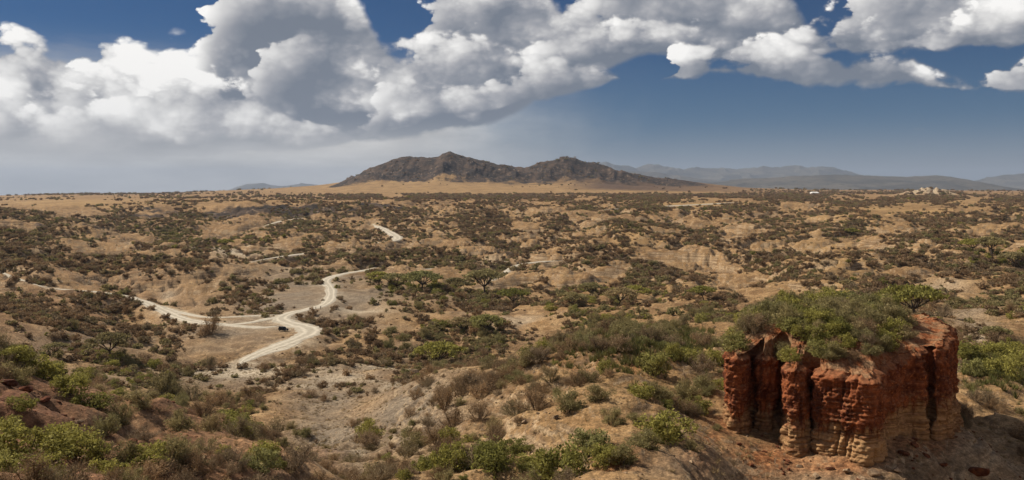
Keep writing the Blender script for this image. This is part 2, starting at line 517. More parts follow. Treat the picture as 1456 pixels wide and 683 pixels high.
def road_dist(X, Y):
    """distance to the road's edge, in m (negative on it)"""
    shp = X.shape
    x = X.ravel()
    y = Y.ravel()
    out = np.full(x.shape, 999.0)
    for _, L in ROADLINES:
        lo = L[:, :2].min(0) - 40
        hi = L[:, :2].max(0) + 40
        s = np.nonzero((x > lo[0]) & (x < hi[0]) & (y > lo[1]) & (y < hi[1]))[0]
        if not len(s):
            continue
        best = np.full(len(s), 999.0)
        xs, ys = x[s], y[s]
        for p, r in zip(L[:-1], L[1:]):
            d = r[:2] - p[:2]
            l2 = max(d @ d, 1e-9)
            t = np.clip(((xs - p[0]) * d[0] + (ys - p[1]) * d[1]) / l2, 0, 1)
            dd = np.hypot(xs - p[0] - t * d[0], ys - p[1] - t * d[1]) - (p[2] + (r[2] - p[2]) * t)
            best = np.minimum(best, dd)
        out[s] = np.minimum(out[s], best)
    return out.reshape(shp)


def blobs(px, py, L):
    m = np.zeros_like(px)
    for (a, b, rx, ry, k) in L:
        r = ((px - a) / rx) ** 2 + ((py - b) / ry) ** 2
        m = np.maximum(m, k * np.exp(-r * 1.1))
    return m


# flats where the ground is smooth (centre px, py and half sizes)
FLATS = [(430, 425, 110, 45, 1), (380, 470, 90, 25, 1), (330, 455, 80, 20, .9), (560, 425, 60, 20, .8), (330, 535, 110, 16, .8), (450, 545, 80, 12, .6), (980, 290, 90, 9, 1), (620, 270, 260, 9, 1), (150, 287, 200, 7, 1), (1270, 300, 90, 12, .8)]
PILLAR_C = (37.5, 106.0)


def hill_part(X, Y):
    px = 728 + F * X / np.maximum(Y, 15.0)
    hx = np.array([p[0] for p in HILL])
    hy = np.array([HC - (p[1] - YH) / F * HILL_Y for p in HILL])
    pxc = 728 + F * X / HILL_Y
    crest = np.interp(pxc, hx, hy)
    b = base_z(X, Y)
    rise = np.maximum(crest - base_z(X * 1.0, np.full_like(Y, HILL_Y)), 0) * sst(pxc, 250, 440) * (1 - sst(pxc, 1000, 1300))
    t = np.where(Y < HILL_Y, (HILL_Y - Y) / 1500.0, (Y - HILL_Y) / 1500.0)
    t = np.clip(t, 0, 1)
    steep = np.clip(1 - t / .36, 0, 1)
    sh = .68 * steep ** 1.05 + .32 * (1 - t) ** 1.25
    rock = sst(steep, .0, .16) * sst(rise, 25, 70)
    soft = sst(1 - t, .44, .90) * sst(rise, 20, 60)
    return rise * sh, rock, soft


def ground_z(X, Y, full=False):
    X = np.asarray(X, float)
    Y = np.asarray(Y, float)
    z = base_z(X, Y)
    r = np.hypot(X, Y)
    px, py = px_of(X, Y, z)
    rd = road_dist(X, Y)
    calm = sst(rd, .5, 9.0) * (1 - .92 * np.clip(blobs(px, py, FLATS), 0, 1))
    near = 1 - sst(r, 130, 260)
    mid = sst(r, 120, 300) * (1 - sst(r, 1500, 2600))
    far = sst(r, 1500, 2600) * (1 - sst(r, 7000, 12000))
    # close slopes: gullies, lumps and clods
    gl = ridged(X / 17 + .3 * perlin(X / 9, Y / 9, 5), Y / 23, 4, 11, .5)
    dn = 1.0 * fbm(X / 13, Y / 13, 3, 3) - 1.35 * (gl - .55) + .22 * fbm(X / 2.6, Y / 2.6, 3, 9) + .085 * fbm(X / .75, Y / .75, 2, 19)
    sm = 1 - .65 * np.exp(-(((X - PILLAR_C[0]) / 20) ** 2 + ((Y - PILLAR_C[1] + 4) / 19) ** 2))
    z = z + near * dn * sst(r, 10, 45) * sm
    # the gorge: mounds, cut banks and ledges
    wv = fbm(X / 160, Y / 160, 2, 55)
    md = 5.0 * fbm(X / 85, Y / 85, 4, 23, .52) - 6.0 * (ridged(X / 120 + .5 * wv, Y / 130, 5, 41, .58) - .50) + .5 * fbm(X / 9, Y / 9, 3, 77) - 2.1 * (ridged(X / 36 + .4 * wv, Y / 42, 4, 87, .55) - .5)
    amp = mid * calm * (.40 + .75 * sst(r, 250, 700))
    zz = z + md * amp
    led = sst(perlin(X / 95, Y / 95, 91), -.05, .35) * amp * .9
    st = 2.4
    q = (zz + .5 * perlin(X / 40, Y / 40, 13)) / st
    fr = q - np.floor(q)
    zz = zz + led * st * (np.clip((fr - .5) * 3.2 + .5, 0, 1) - fr)
    z = zz
    # the plain
    z = z + far * calm * (2.2 * fbm(X / 400, Y / 400, 4, 61))
    hz, rock, soft = hill_part(X, Y)
    crag = rock * (46 * (ridged(X / 340, Y / 420, 6, 71, .58) - .88) + 6 * fbm(X / 60, Y / 60, 3, 73))
    z = z + hz + crag * np.clip(hz / 110, 0, 1) * (.28 + .72 * sst(np.abs(Y - HILL_Y), 30, 260))
    # small stony knoll on the plain
    kx, ky = (1322 - 728) / F * 2700, 2700
    kn = np.exp(-(((X - kx) / 78) ** 2 + ((Y - ky) / 90) ** 2))
    z = z + kn * (24 + 9 * fbm(X / 28, Y / 28, 4, 81))
    if full:
        return z, rd, px, py, soft, kn
    return z


# the sheet of ground: a disc round the rim, finest where the land is seen from
def _rings():
    r = [.3]
    while r[-1] < 46000:
        q = r[-1]
        k = .09 if q < 25 else .02 if q < 42 else .0048 if q < 110 else .0052 if q < 420 else .0066 if q < 1500 else .011 if q < 3300 else .0085 if q < 5000 else .035
        r.append(q * (1 + k))
    return np.array(r)


RR = _rings()
_in = np.linspace(-33.5, 33.5, 880)
_sd = np.concatenate([np.linspace(34.0, 45, 30), np.linspace(47, 180, 60)])
AZ = np.radians(np.concatenate([-_sd[::-1][1:], _in, _sd]))
GA, GR = np.meshgrid(AZ, RR, indexing='ij')
GX = np.sin(GA) * GR
GY = np.cos(GA) * GR
GZ, G_RD, G_PX, G_PY, G_ROCK, G_KN = ground_z(GX, GY, True)
# along each bearing, how steep the line of sight to the skyline so far is: tells what the viewer sees
HORIZ = np.maximum.accumulate((GZ - HC) / np.maximum(GR, .3), axis=1)


def seen(x, y, top):
    """share of visibility: is the point at height `top` above the ground in front of it?"""
    a = np.arctan2(x, y)
    r = np.hypot(x, y)
    i = np.clip(np.searchsorted(AZ, a), 0, len(AZ) - 1)
    j = np.clip(np.searchsorted(RR, r * .985) - 1, 0, len(RR) - 1)
    return (top - HC) / r > HORIZ[i, j]


def mesh_from(name, V, Fc, mat, smooth=True, attrs=None):
    """V: (n,3), Fc: (m,4) or (m,3) index arrays"""
    me = bpy.data.meshes.new(name)
    V = np.asarray(V, np.float32)
    Fc = np.asarray(Fc, np.int32)
    k = Fc.shape[1]
    me.vertices.add(len(V))
    me.vertices.foreach_set('co', V.ravel())
    me.loops.add(len(Fc) * k)
    me.loops.foreach_set('vertex_index', Fc.ravel())
    me.polygons.add(len(Fc))
    me.polygons.foreach_set('loop_start', np.arange(len(Fc), dtype=np.int32) * k)
    me.polygons.foreach_set('loop_total', np.full(len(Fc), k, np.int32))
    if smooth:
        me.polygons.foreach_set('use_smooth', np.ones(len(Fc), bool))
    for an, av in (attrs or {}).items():
        at = me.attributes.new(an, 'FLOAT', 'POINT')
        at.data.foreach_set('value', np.asarray(av, np.float32).ravel())
    me.update(calc_edges=True)
    if mat:
        me.materials.append(mat)
    return me


def grid_faces(n, m, wrap=False):
    i = np.arange(n - 1 if not wrap else n)
    j = np.arange(m - 1)
    I, J = np.meshgrid(i, j, indexing='ij')
    I2 = (I + 1) % n
    return np.stack([I * m + J, I2 * m + J, I2 * m + J + 1, I * m + J + 1], -1).reshape(-1, 4)


def add(name, me, parent=None, **props):
    o = bpy.data.objects.new(name, me)
    COL.objects.link(o)
    if parent:
        o.parent = parent
    for k, v in props.items():
        o[k] = v
    return o


# ------------------------------------------------------------------ ground material
def new_mat(name):
    mt = bpy.data.materials.new(name)
    mt.use_nodes = True
    t = NT(mt.node_tree)
    b = mt.node_tree.nodes['Principled BSDF']
    b.inputs['Roughness'].default_value = .95
    b.inputs['Specular IOR Level'].default_value = .12
    return mt, t, b


def bump(t, b, h, strength, dist):
    bn = t.n('ShaderNodeBump')
    bn.inputs['Strength'].default_value = strength
    bn.inputs['Distance'].default_value = dist
    t.put(bn.inputs['Height'], h)
    t.put(b.inputs['Normal'], bn.outputs[0])


def attr(t, name):
    return t.n('ShaderNodeAttribute', attribute_name=name).outputs['Fac']


def ground_material():
    mt, t, b = new_mat("ground")
    P = t.n('ShaderNodeNewGeometry').outputs['Position']
    N = t.sep(t.n('ShaderNodeNewGeometry').outputs['True Normal'])[2]
    big = t.noise(P, .018, 5, .6)
    mid = t.noise(P, .16, 5, .65)
    fine = t.noise(P, 1.3, 6, .7)
    col = t.mix(t.ss(big, .35, .65), (.170, .098, .046), (.285, .172, .078))
    col = t.mix(t.ss(mid, .42, .70), col, (.40, .262, .130))
    lit = t.noise(P, .75, 5, .7)
    col = t.mix(t.ss(lit, .50, .66, 0, .6), col, (.105, .074, .040))
    grey = t.mix(t.ss(mid, .35, .65), (.165, .128, .092), (.250, .200, .142))
    col = t.mix(attr(t, 'grey'), col, grey)
    gold = t.mix(t.ss(big, .38, .64), (.25, .155, .068), (.37, .24, .108))
    gold = t.mix(attr(t, 'skirt_shade'), gold, (.095, .060, .040))  # brown standing in for cloud shadow at the hill's foot
    col = t.mix(attr(t, 'gold'), col, gold)
    red = t.mix(t.ss(mid, .38, .66), (.135, .062, .035), (.29, .155, .085))
    col = t.mix(attr(t, 'red'), col, red)
    orange = t.mix(t.ss(fine, .38, .62), (.19, .070, .028), (.34, .155, .065))
    col = t.mix(attr(t, 'orange'), col, orange)
    pale = t.mix(t.ss(fine, .35, .65), (.42, .35, .25), (.56, .48, .36))
    col = t.mix(attr(t, 'pale'), col, pale)
    # bare steep banks show banded rock
    z = t.sep(P)[2]
    band = t.noise(t.comb(t.m('MULTIPLY', t.sep(P)[0], .02), t.m('MULTIPLY', t.sep(P)[1], .02), t.m('MULTIPLY', z, 1.1)), 1.0, 4, .7)
    rockc = t.mix(t.ss(band, .4, .6), (.16, .105, .062), (.40, .30, .19))
    steep = t.m('MULTIPLY', t.ss(N, .93, .80), t.m('SUBTRACT', 1.0, attr(t, 'rock')))
    steep = t.m('MULTIPLY', steep, t.m('SUBTRACT', 1.0, attr(t, 'red')))
    col = t.mix(t.m('MULTIPLY', steep, .75), col, rockc)
    # the far hill's dark rock and thorn scrub, cloud shadow put into their colour
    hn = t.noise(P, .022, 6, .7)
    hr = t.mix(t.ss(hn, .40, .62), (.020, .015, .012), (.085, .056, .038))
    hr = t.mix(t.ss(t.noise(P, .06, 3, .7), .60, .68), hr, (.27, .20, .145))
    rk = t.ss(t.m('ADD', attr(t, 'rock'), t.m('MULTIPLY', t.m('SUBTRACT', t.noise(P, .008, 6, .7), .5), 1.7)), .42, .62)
    col = t.mix(rk, col, hr)  # also paints the shade of the gorge's far wall
    # speckle: clods, litter and low dead tufts
    sp = t.ss(fine, .30, .72, .55, 1.38)
    col = t.mix(1.0, col, t.n_rgb(sp), 'MULTIPLY')
    sp2 = t.ss(t.noise(P, 5.0, 3, .7), .28, .74, .66, 1.28)
    col = t.mix(1.0, col, t.n_rgb(sp2), 'MULTIPLY')
    t.put(b.inputs['Base Color'], col)
    hgt = t.m('ADD', t.m('MULTIPLY', fine, .5), t.m('MULTIPLY', t.noise(P, 4.5, 4, .7), .25))
    hgt = t.m('ADD', hgt, t.m('MULTIPLY', mid, 1.2))
    bump(t, b, hgt, .9, .45)
    return mt


def n_rgb(self, v):
    nd = self.n('ShaderNodeCombineColor')
    for i in range(3):
        self.put(nd.inputs[i], v)
    return nd.outputs[0]


NT.n_rgb = n_rgb


def build_ground():
    px, py = G_PX, G_PY
    r = GR
    nz = fbm(GX / 30, GY / 30, 3, 101) * .35
    near = 1 - sst(r, 120, 150)
    grey = blobs(px, py, [(430, 430, 160, 50, 1), (515, 425, 70, 30, 1), (320, 535, 180, 26, .95), (470, 600, 80, 90, 1), (585, 585, 85, 90, 1), (120, 492, 160, 22, .6), (340, 470, 120, 30, .8), (1190, 670, 190, 50, .55), (1400, 660, 120, 60, .5), (700, 470, 70, 16, .5),
                          (660, 430, 90, 26, .35), (1380, 440, 50, 20, .6), (960, 665, 80, 30, .6)])
    gold = blobs(px, py, [(980, 290, 85, 8, 1), (620, 270, 330, 9, 1), (860, 271, 200, 5, 1), (130, 288, 190, 7, 1), (330, 285, 120, 4, .6), (1270, 300, 85, 14, .9), (1330, 288, 80, 8, .9), (1190, 312, 60, 10, .8), (890, 345, 60, 8, .5), (880, 332, 70, 7, .7),
                          (1190, 380, 60, 24, .9), (1160, 350, 60, 12, .6), (970, 408, 60, 8, .7), (600, 325, 90, 10, .5), (240, 440, 60, 10, .6), (290, 405, 70, 16, .55), (500, 345, 60, 8, .6), (560, 440, 50, 12, .5), (860, 530, 180, 30, .55), (640, 515, 60, 10, .6),
                          (1420, 310, 60, 20, .5), (700, 310, 90, 8, .5)])
    red = (1 - sst(px, 380, 520)) * near * .95
    red = np.maximum(red, .5 * blobs(px, py, [(150, 420, 160, 40, .5), (40, 440, 90, 40, .7), (1000, 660, 60, 30, .5)]))
    orange = blobs(px, py, [(1090, 650, 80, 24, 1), (1180, 655, 90, 14, .8), (1300, 635, 60, 14, .7), (1035, 600, 26, 18, 1), (1010, 622, 20, 14, .8), (880, 655, 34, 18, .8), (930, 512, 80, 9, .7), (820, 520, 60, 8, .5), (1200, 640, 60, 10, .4)]) * near
    pale = blobs(px, py, [(335, 360, 45, 3.5, 1), (275, 357, 22, 3, .9), (215, 352, 30, 2.5, .6), (372, 349, 25, 2.5, .8), (430, 385, 40, 3, .3), (520, 438, 55, 5, .5), (640, 380, 45, 4, .7), (690, 372, 30, 4, .5), (585, 519, 70, 6, .65), (340, 530, 140, 8, .65), (500, 540, 60, 7, .5), (1390, 462, 26, 14, .7),
                          (1330, 405, 40, 10, .5), (750, 462, 50, 6, .35), (510, 640, 12, 40, .3), (240, 408, 14, 10, .5), (420, 555, 60, 6, .35), (1260, 268, 0.1, .1, 0)])
    pale = np.maximum(pale, .72 * np.exp(-np.maximum(G_RD, 0) / 3.2) * sst(fbm(GX / 5, GY / 5, 3, 119), -.7, .5))
    pale = np.maximum(pale, .8 * G_KN)
    A = {}
    for k, v in (('grey', grey), ('gold', gold), ('red', red), ('orange', orange), ('pale', pale)):
        A[k] = np.clip(v + nz * (v > .02) * np.minimum(1, v * 3) * (1 if k != 'gold' else .8), 0, 1)
    # shade on the gorge's far wall, painted as dark rock colour
    wall_shade = blobs(px, py, [(420, 299, 130, 10, 1.0), (300, 304, 100, 10, .9), (520, 293, 70, 7, .8), (200, 310, 90, 9, .6), (60, 335, 110, 22, .42), (90, 372, 90, 8, .35), (1180, 340, 80, 8, .3)]) * (r > 420) * (r < 2300)
    A['rock'] = np.clip(np.maximum(G_ROCK, wall_shade + nz * .5 * (wall_shade > .05)), 0, 1)  # real hill rock plus the painted shade of the far wall
    A['skirt_shade'] = np.clip(sst(px, 770, 880) * (1 - sst(px, 1030, 1120)) * sst(r, 3200, 3600) * (1 - sst(r, 6000, 7000)) * 1.1 + nz * .5, 0, 1) * (r > 2500)  # cloud shadow right of the hill, put into the ground colour
    V = np.stack([GX, GY, GZ], -1).reshape(-1, 3)
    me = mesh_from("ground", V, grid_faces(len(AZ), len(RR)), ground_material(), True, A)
    # close the seam behind the viewer and the eye of the disc
    o = add("ground", me, kind='structure', label='dry eroded gorge floor, slopes and grassy plain', category='ground')
    return o


def build_roads():
    mt, t, b = new_mat("road_dust")
    P = t.n('ShaderNodeNewGeometry').outputs['Position']
    u = attr(t, 'across')
    rut = t.m('MULTIPLY', t.ss(t.m('ABSOLUTE', t.m('SUBTRACT', t.m('ABSOLUTE', u), .42)), .24, .05), 1.0)
    c = t.mix(t.ss(t.noise(P, .35, 5, .65), .35, .68), (.33, .295, .235), (.46, .415, .335))
    c = t.mix(t.m('MULTIPLY', rut, .7), c, (.57, .52, .425))
    c = t.mix(1.0, c, t.n_rgb(t.ss(t.noise(P, 2.2, 4, .7), .3, .7, .8, 1.15)), 'MULTIPLY')
    t.put(b.inputs['Base Color'], c)
    bump(t, b, t.noise(P, 1.5, 5, .7), .5, .2)
    words = {'main': 'pale two-rut dirt road winding up from the wash past the flat', 'west': 'pale dirt track branching off along the foot of the scrubby mounds', 'wash': 'faint track beside the main road bend',
             'edge': 'short bright stretch of dirt road cut into the far bank', 'far': 'pale dirt road climbing in a hook through dark scrub', 'plain': 'thin pale road crossing the golden plain', 'track': 'faint sandy track between the bushes'}
    for kind, L in ROADLINES:
        n = len(L)
        d = np.gradient(L[:, :2], axis=0)
        d /= np.maximum(np.linalg.norm(d, axis=1), 1e-6)[:, None]
        nr = np.stack([-d[:, 1], d[:, 0]], 1)
        us = np.array([-1.12, -.9, -.5, 0, .5, .9, 1.12])
        wig = 1 + .30 * fbm(np.arange(n) / 6.0, np.full(n, 3.3), 3, 7)
        endf = np.clip(np.minimum(np.arange(n), np.arange(n)[::-1]) / 10.0, 0.15, 1)
        W = (L[:, 2] * 1.22 * wig * endf)
        X = L[:, 0, None] + nr[:, 0, None] * W[:, None] * us
        Y = L[:, 1, None] + nr[:, 1, None] * W[:, None] * us
        lift = .10 + .00035 * np.maximum(np.hypot(X, Y) - 300, 0)
        Z = ground_z(X, Y) + lift * np.where(np.abs(us) > 1, -1.0, 1.0)
        V = np.stack([X, Y, Z], -1).reshape(-1, 3)
        me = mesh_from("dirt_road", V, grid_faces(n, 7)[:, ::-1], mt, True, {'across': np.tile(us, n)})
        add("dirt_road", me, kind='structure', label=words[kind], category='road')


def build_mountains():
    mt, t, b = new_mat("mountain")
    P = t.n('ShaderNodeNewGeometry').outputs['Position']
    c = t.mix(t.ss(t.noise(P, .0012, 6, .65), .35, .65), (.05, .048, .042), (.11, .098, .08))
    c = t.mix(t.ss(t.noise(P, .009, 4, .7), .5, .7), c, (.035, .037, .03))
    t.put(b.inputs['Base Color'], c)
    specs = [
        ('long blue mountain range with two rounded humps at its western end', 27000, 5200, 7, 1.0,
         [(800, 262), (840, 238), (860, 232), (880, 237), (905, 240), (922, 233), (945, 238), (985, 240), (1060, 241), (1100, 238), (1165, 236), (1190, 241), (1215, 248), (1260, 254), (1330, 265), (1400, 275)]),
        ('grey-blue foothills below the humped mountains', 20000, 3300, 17, .8, [(780, 262), (850, 243), (890, 241), (930, 243), (955, 248), (1000, 254), (1050, 259), (1120, 266), (1180, 273)]),
        ('low grey plateau ridge furrowed by gullies beyond the plain', 13500, 2300, 27, 1.0,
         [(930, 274), (980, 262), (1040, 256), (1090, 252), (1150, 250), (1200, 249), (1230, 248), (1290, 250), (1330, 249), (1352, 252), (1380, 261), (1400, 268), (1420, 274)]),
        ('blue mountain shoulder rising past the end of the grey plateau', 23000, 4200, 37, .9, [(1330, 274), (1375, 265), (1395, 256), (1425, 249), (1456, 245), (1510, 236), (1580, 232), (1680, 245), (1800, 265), (1900, 276)]),
        ('low blue table hill far across the plain', 29000, 3000, 47, .6, [(300, 276), (325, 271), (340, 265), (352, 261.5), (372, 261), (388, 263), (402, 264), (418, 262), (432, 261), (450, 262), (480, 266), (520, 274)]),
    ]
    for label, yc, dep, seed, rough, prof in specs:
        xs = np.linspace(prof[0][0], prof[-1][0], 320)
        crest = HC - (np.interp(xs, [p[0] for p in prof], [p[1] for p in prof]) - YH) / F * yc
        v = np.linspace(-1, 1, 90)
        X = ((xs - 728) / F * yc)[:, None] + 0 * v
        Y = yc + v[None, :] * dep + 0 * X
        floor = base_z(X, Y) - 60
        sh = (1 - np.abs(v)) ** 1.25
        rise = np.maximum(crest[:, None] - base_z(X, np.full_like(X, yc)), 0)
        Z = floor + 60 * sst(1 - np.abs(v), 0, .3)[None, :] * (rise > 1) + rise * sh[None, :]
        er = ridged(X / 1500 + .2 * perlin(X / 700, Y / 700, seed), Y / 3000, 5, seed, .55) - .75
        Z = Z + rise * .20 * rough * er * np.clip(sh * (1.25 - sh), 0, 1)[None, :] * 1.8
        me = mesh_from("mountain", np.stack([X, Y, Z], -1).reshape(-1, 3), grid_faces(320, 90), mt, True)
        add("mountain", me, kind='structure', label=label, category='mountain')


def build_haze():
    x0, x1, y0, y1, z0, z1 = -48000, 48000, -47500, 48500, -470, 1150
    V = [(x, y, z) for x in (x0, x1) for y in (y0, y1) for z in (z0, z1)]
    Fc = [(0, 1, 3, 2), (4, 6, 7, 5), (0, 4, 5, 1), (2, 3, 7, 6), (0, 2, 6, 4), (1, 5, 7, 3)]
    me = bpy.data.meshes.new("haze")
    me.from_pydata(V, [], Fc)
    mt = bpy.data.materials.new("haze")
    mt.use_nodes = True
    nt = mt.node_tree
    for nd in list(nt.nodes):
        nt.nodes.remove(nd)
    pv = nt.nodes.new('ShaderNodeVolumePrincipled')
    pv.inputs['Color'].default_value = (.48, .59, .78, 1)
    pv.inputs['Density'].default_value = HAZE
    pv.inputs['Anisotropy'].default_value = .1
    out = nt.nodes.new('ShaderNodeOutputMaterial')
    nt.links.new(pv.outputs[0], out.inputs['Volume'])
    me.materials.append(mt)
    add("haze", me, kind='stuff', label='thin blue haze lying over the whole landscape', category='haze')


HAZE = 2.9e-5
build_ground()
build_roads()
build_mountains()
build_haze()


# ------------------------------------------------------------------ the red rock pillar
OUT = [(1031, 104.0), (1030, 101.5), (1036, 99.8), (1046, 99.0), (1057, 99.4), (1064, 100.6), (1067, 102.3), (1071, 102.2), (1074, 101.0), (1084, 100.2), (1096, 100.4), (1106, 100.8), (1110, 102.2), (1113, 101.4),
       (1114, 97.6), (1118, 95.6), (1128, 94.4), (1140, 94.2), (1149, 95.2), (1153, 97.2), (1156, 96.9), (1160, 94.2), (1170, 93.0), (1190, 92.2), (1206, 91.2), (1222, 90.4), (1236, 89.9), (1247, 90.0), (1256, 91.4),
       (1263, 93.6), (1269, 95.6), (1277, 97.0), (1290, 98.2), (1304, 98.4), (1317, 98.8), (1320, 100.4), (1324, 100.2), (1328, 98.8), (1338, 98.6), (1348, 99.6), (1354, 102), (1358, 106),
       (1352, 112), (1330, 118), (1290, 123), (1240, 126), (1180, 127), (1120, 125), (1075, 120), (1045, 113)]


def rim_z(px, y):
    z = np.interp(px, [1030, 1060, 1110, 1150, 1250, 1275, 1320, 1360], [40.2, 40.3, 39.9, 39.9, 39.6, 40.4, 41.2, 41.7])
    return z + np.clip((y - 103) / 20, 0, 1) * 1.0


def pillar_materials():
    mt, t, b = new_mat("red_bed_rock")
    P = t.n('ShaderNodeNewGeometry').outputs['Position']
    N = t.sep(t.n('ShaderNodeNewGeometry').outputs['Normal'])[2]
    x, y, z = t.sep(P)
    n1 = t.noise(P, .55, 5, .65)
    n2 = t.noise(P, 2.6, 6, .7)
    streak = t.noise(t.comb(t.m('MULTIPLY', x, 1.5), t.m('MULTIPLY', y, 1.5), t.m('MULTIPLY', z, .12)), 1.0, 5, .65)
    bed = t.noise(t.comb(t.m('MULTIPLY', x, .06), t.m('MULTIPLY', y, .06), t.m('MULTIPLY', z, 2.2)), 1.0, 5, .7)
    red = t.mix(t.ss(n1, .34, .66), (.098, .028, .015), (.275, .086, .034))
    red = t.mix(t.ss(n2, .50, .72), red, (.36, .125, .042))
    red = t.mix(t.ss(streak, .52, .68, 0, .75), red, (.045, .016, .010))
    red = t.mix(t.ss(bed, .56, .66, 0, .55), red, (.07, .022, .012))
    pale = t.mix(t.ss(bed, .38, .60), (.150, .074, .034), (.40, .245, .120))
    pale = t.mix(t.ss(streak, .50, .70, 0, .7), pale, (.15, .075, .035))
    zb = t.m('ADD', z, t.m('ADD', t.m('MULTIPLY', t.m('SUBTRACT', n1, .5), 3.4), t.m('MULTIPLY', t.m('SUBTRACT', streak, .5), 6.5)))
    zb = t.m('SUBTRACT', zb, t.m('MULTIPLY', t.ss(x, 40, 45), 1.3))
    c = t.mix(t.ss(zb, 32.7, 34.5), pale, red)
    c = t.mix(t.ss(N, .35, .8, 0, .45), c, (.34, .160, .078))   # dust lying on the ledges
    c = t.mix(1.0, c, t.n_rgb(t.ss(n2, .28, .72, .7, 1.2)), 'MULTIPLY')
    t.put(b.inputs['Base Color'], c)
    hgt = t.m('ADD', t.m('MULTIPLY', bed, .7), t.m('ADD', t.m('MULTIPLY', n2, .6), t.m('MULTIPLY', t.noise(P, 7.0, 4, .7), .25)))
    bump(t, b, hgt, .9, .22)
    m2, t, b = new_mat("pillar_top_soil")
    P = t.n('ShaderNodeNewGeometry').outputs['Position']
    n1 = t.noise(P, .6, 5, .65)
    n2 = t.noise(P, 3.2, 6, .7)
    c = t.mix(t.ss(n1, .36, .62), (.26, .085, .032), (.33, .20, .11))
    c = t.mix(t.ss(n2, .52, .74), c, (.40, .20, .09))
    c = t.mix(1.0, c, t.n_rgb(t.ss(n2, .28, .7, .6, 1.2)), 'MULTIPLY')
    t.put(b.inputs['Base Color'], c)
    bump(t, b, n2, .9, .3)
    return mt, m2


M_RED, M_TOP = pillar_materials()


def pillar_outline(n):
    pts = [((p - 728) / F * y, y) for p, y in OUT]
    C = catmull(pts + [pts[0]], 12)[:-1]
    seg = np.linalg.norm(np.diff(np.vstack([C, C[:1]]), axis=0), axis=1)
    s = np.concatenate([[0], np.cumsum(seg)])
    q = np.linspace(0, s[-1], n, endpoint=False)
    C2 = np.vstack([C, C[:1]])
    return np.stack([np.interp(q, s, C2[:, 0]), np.interp(q, s, C2[:, 1])], 1), q, s[-1]


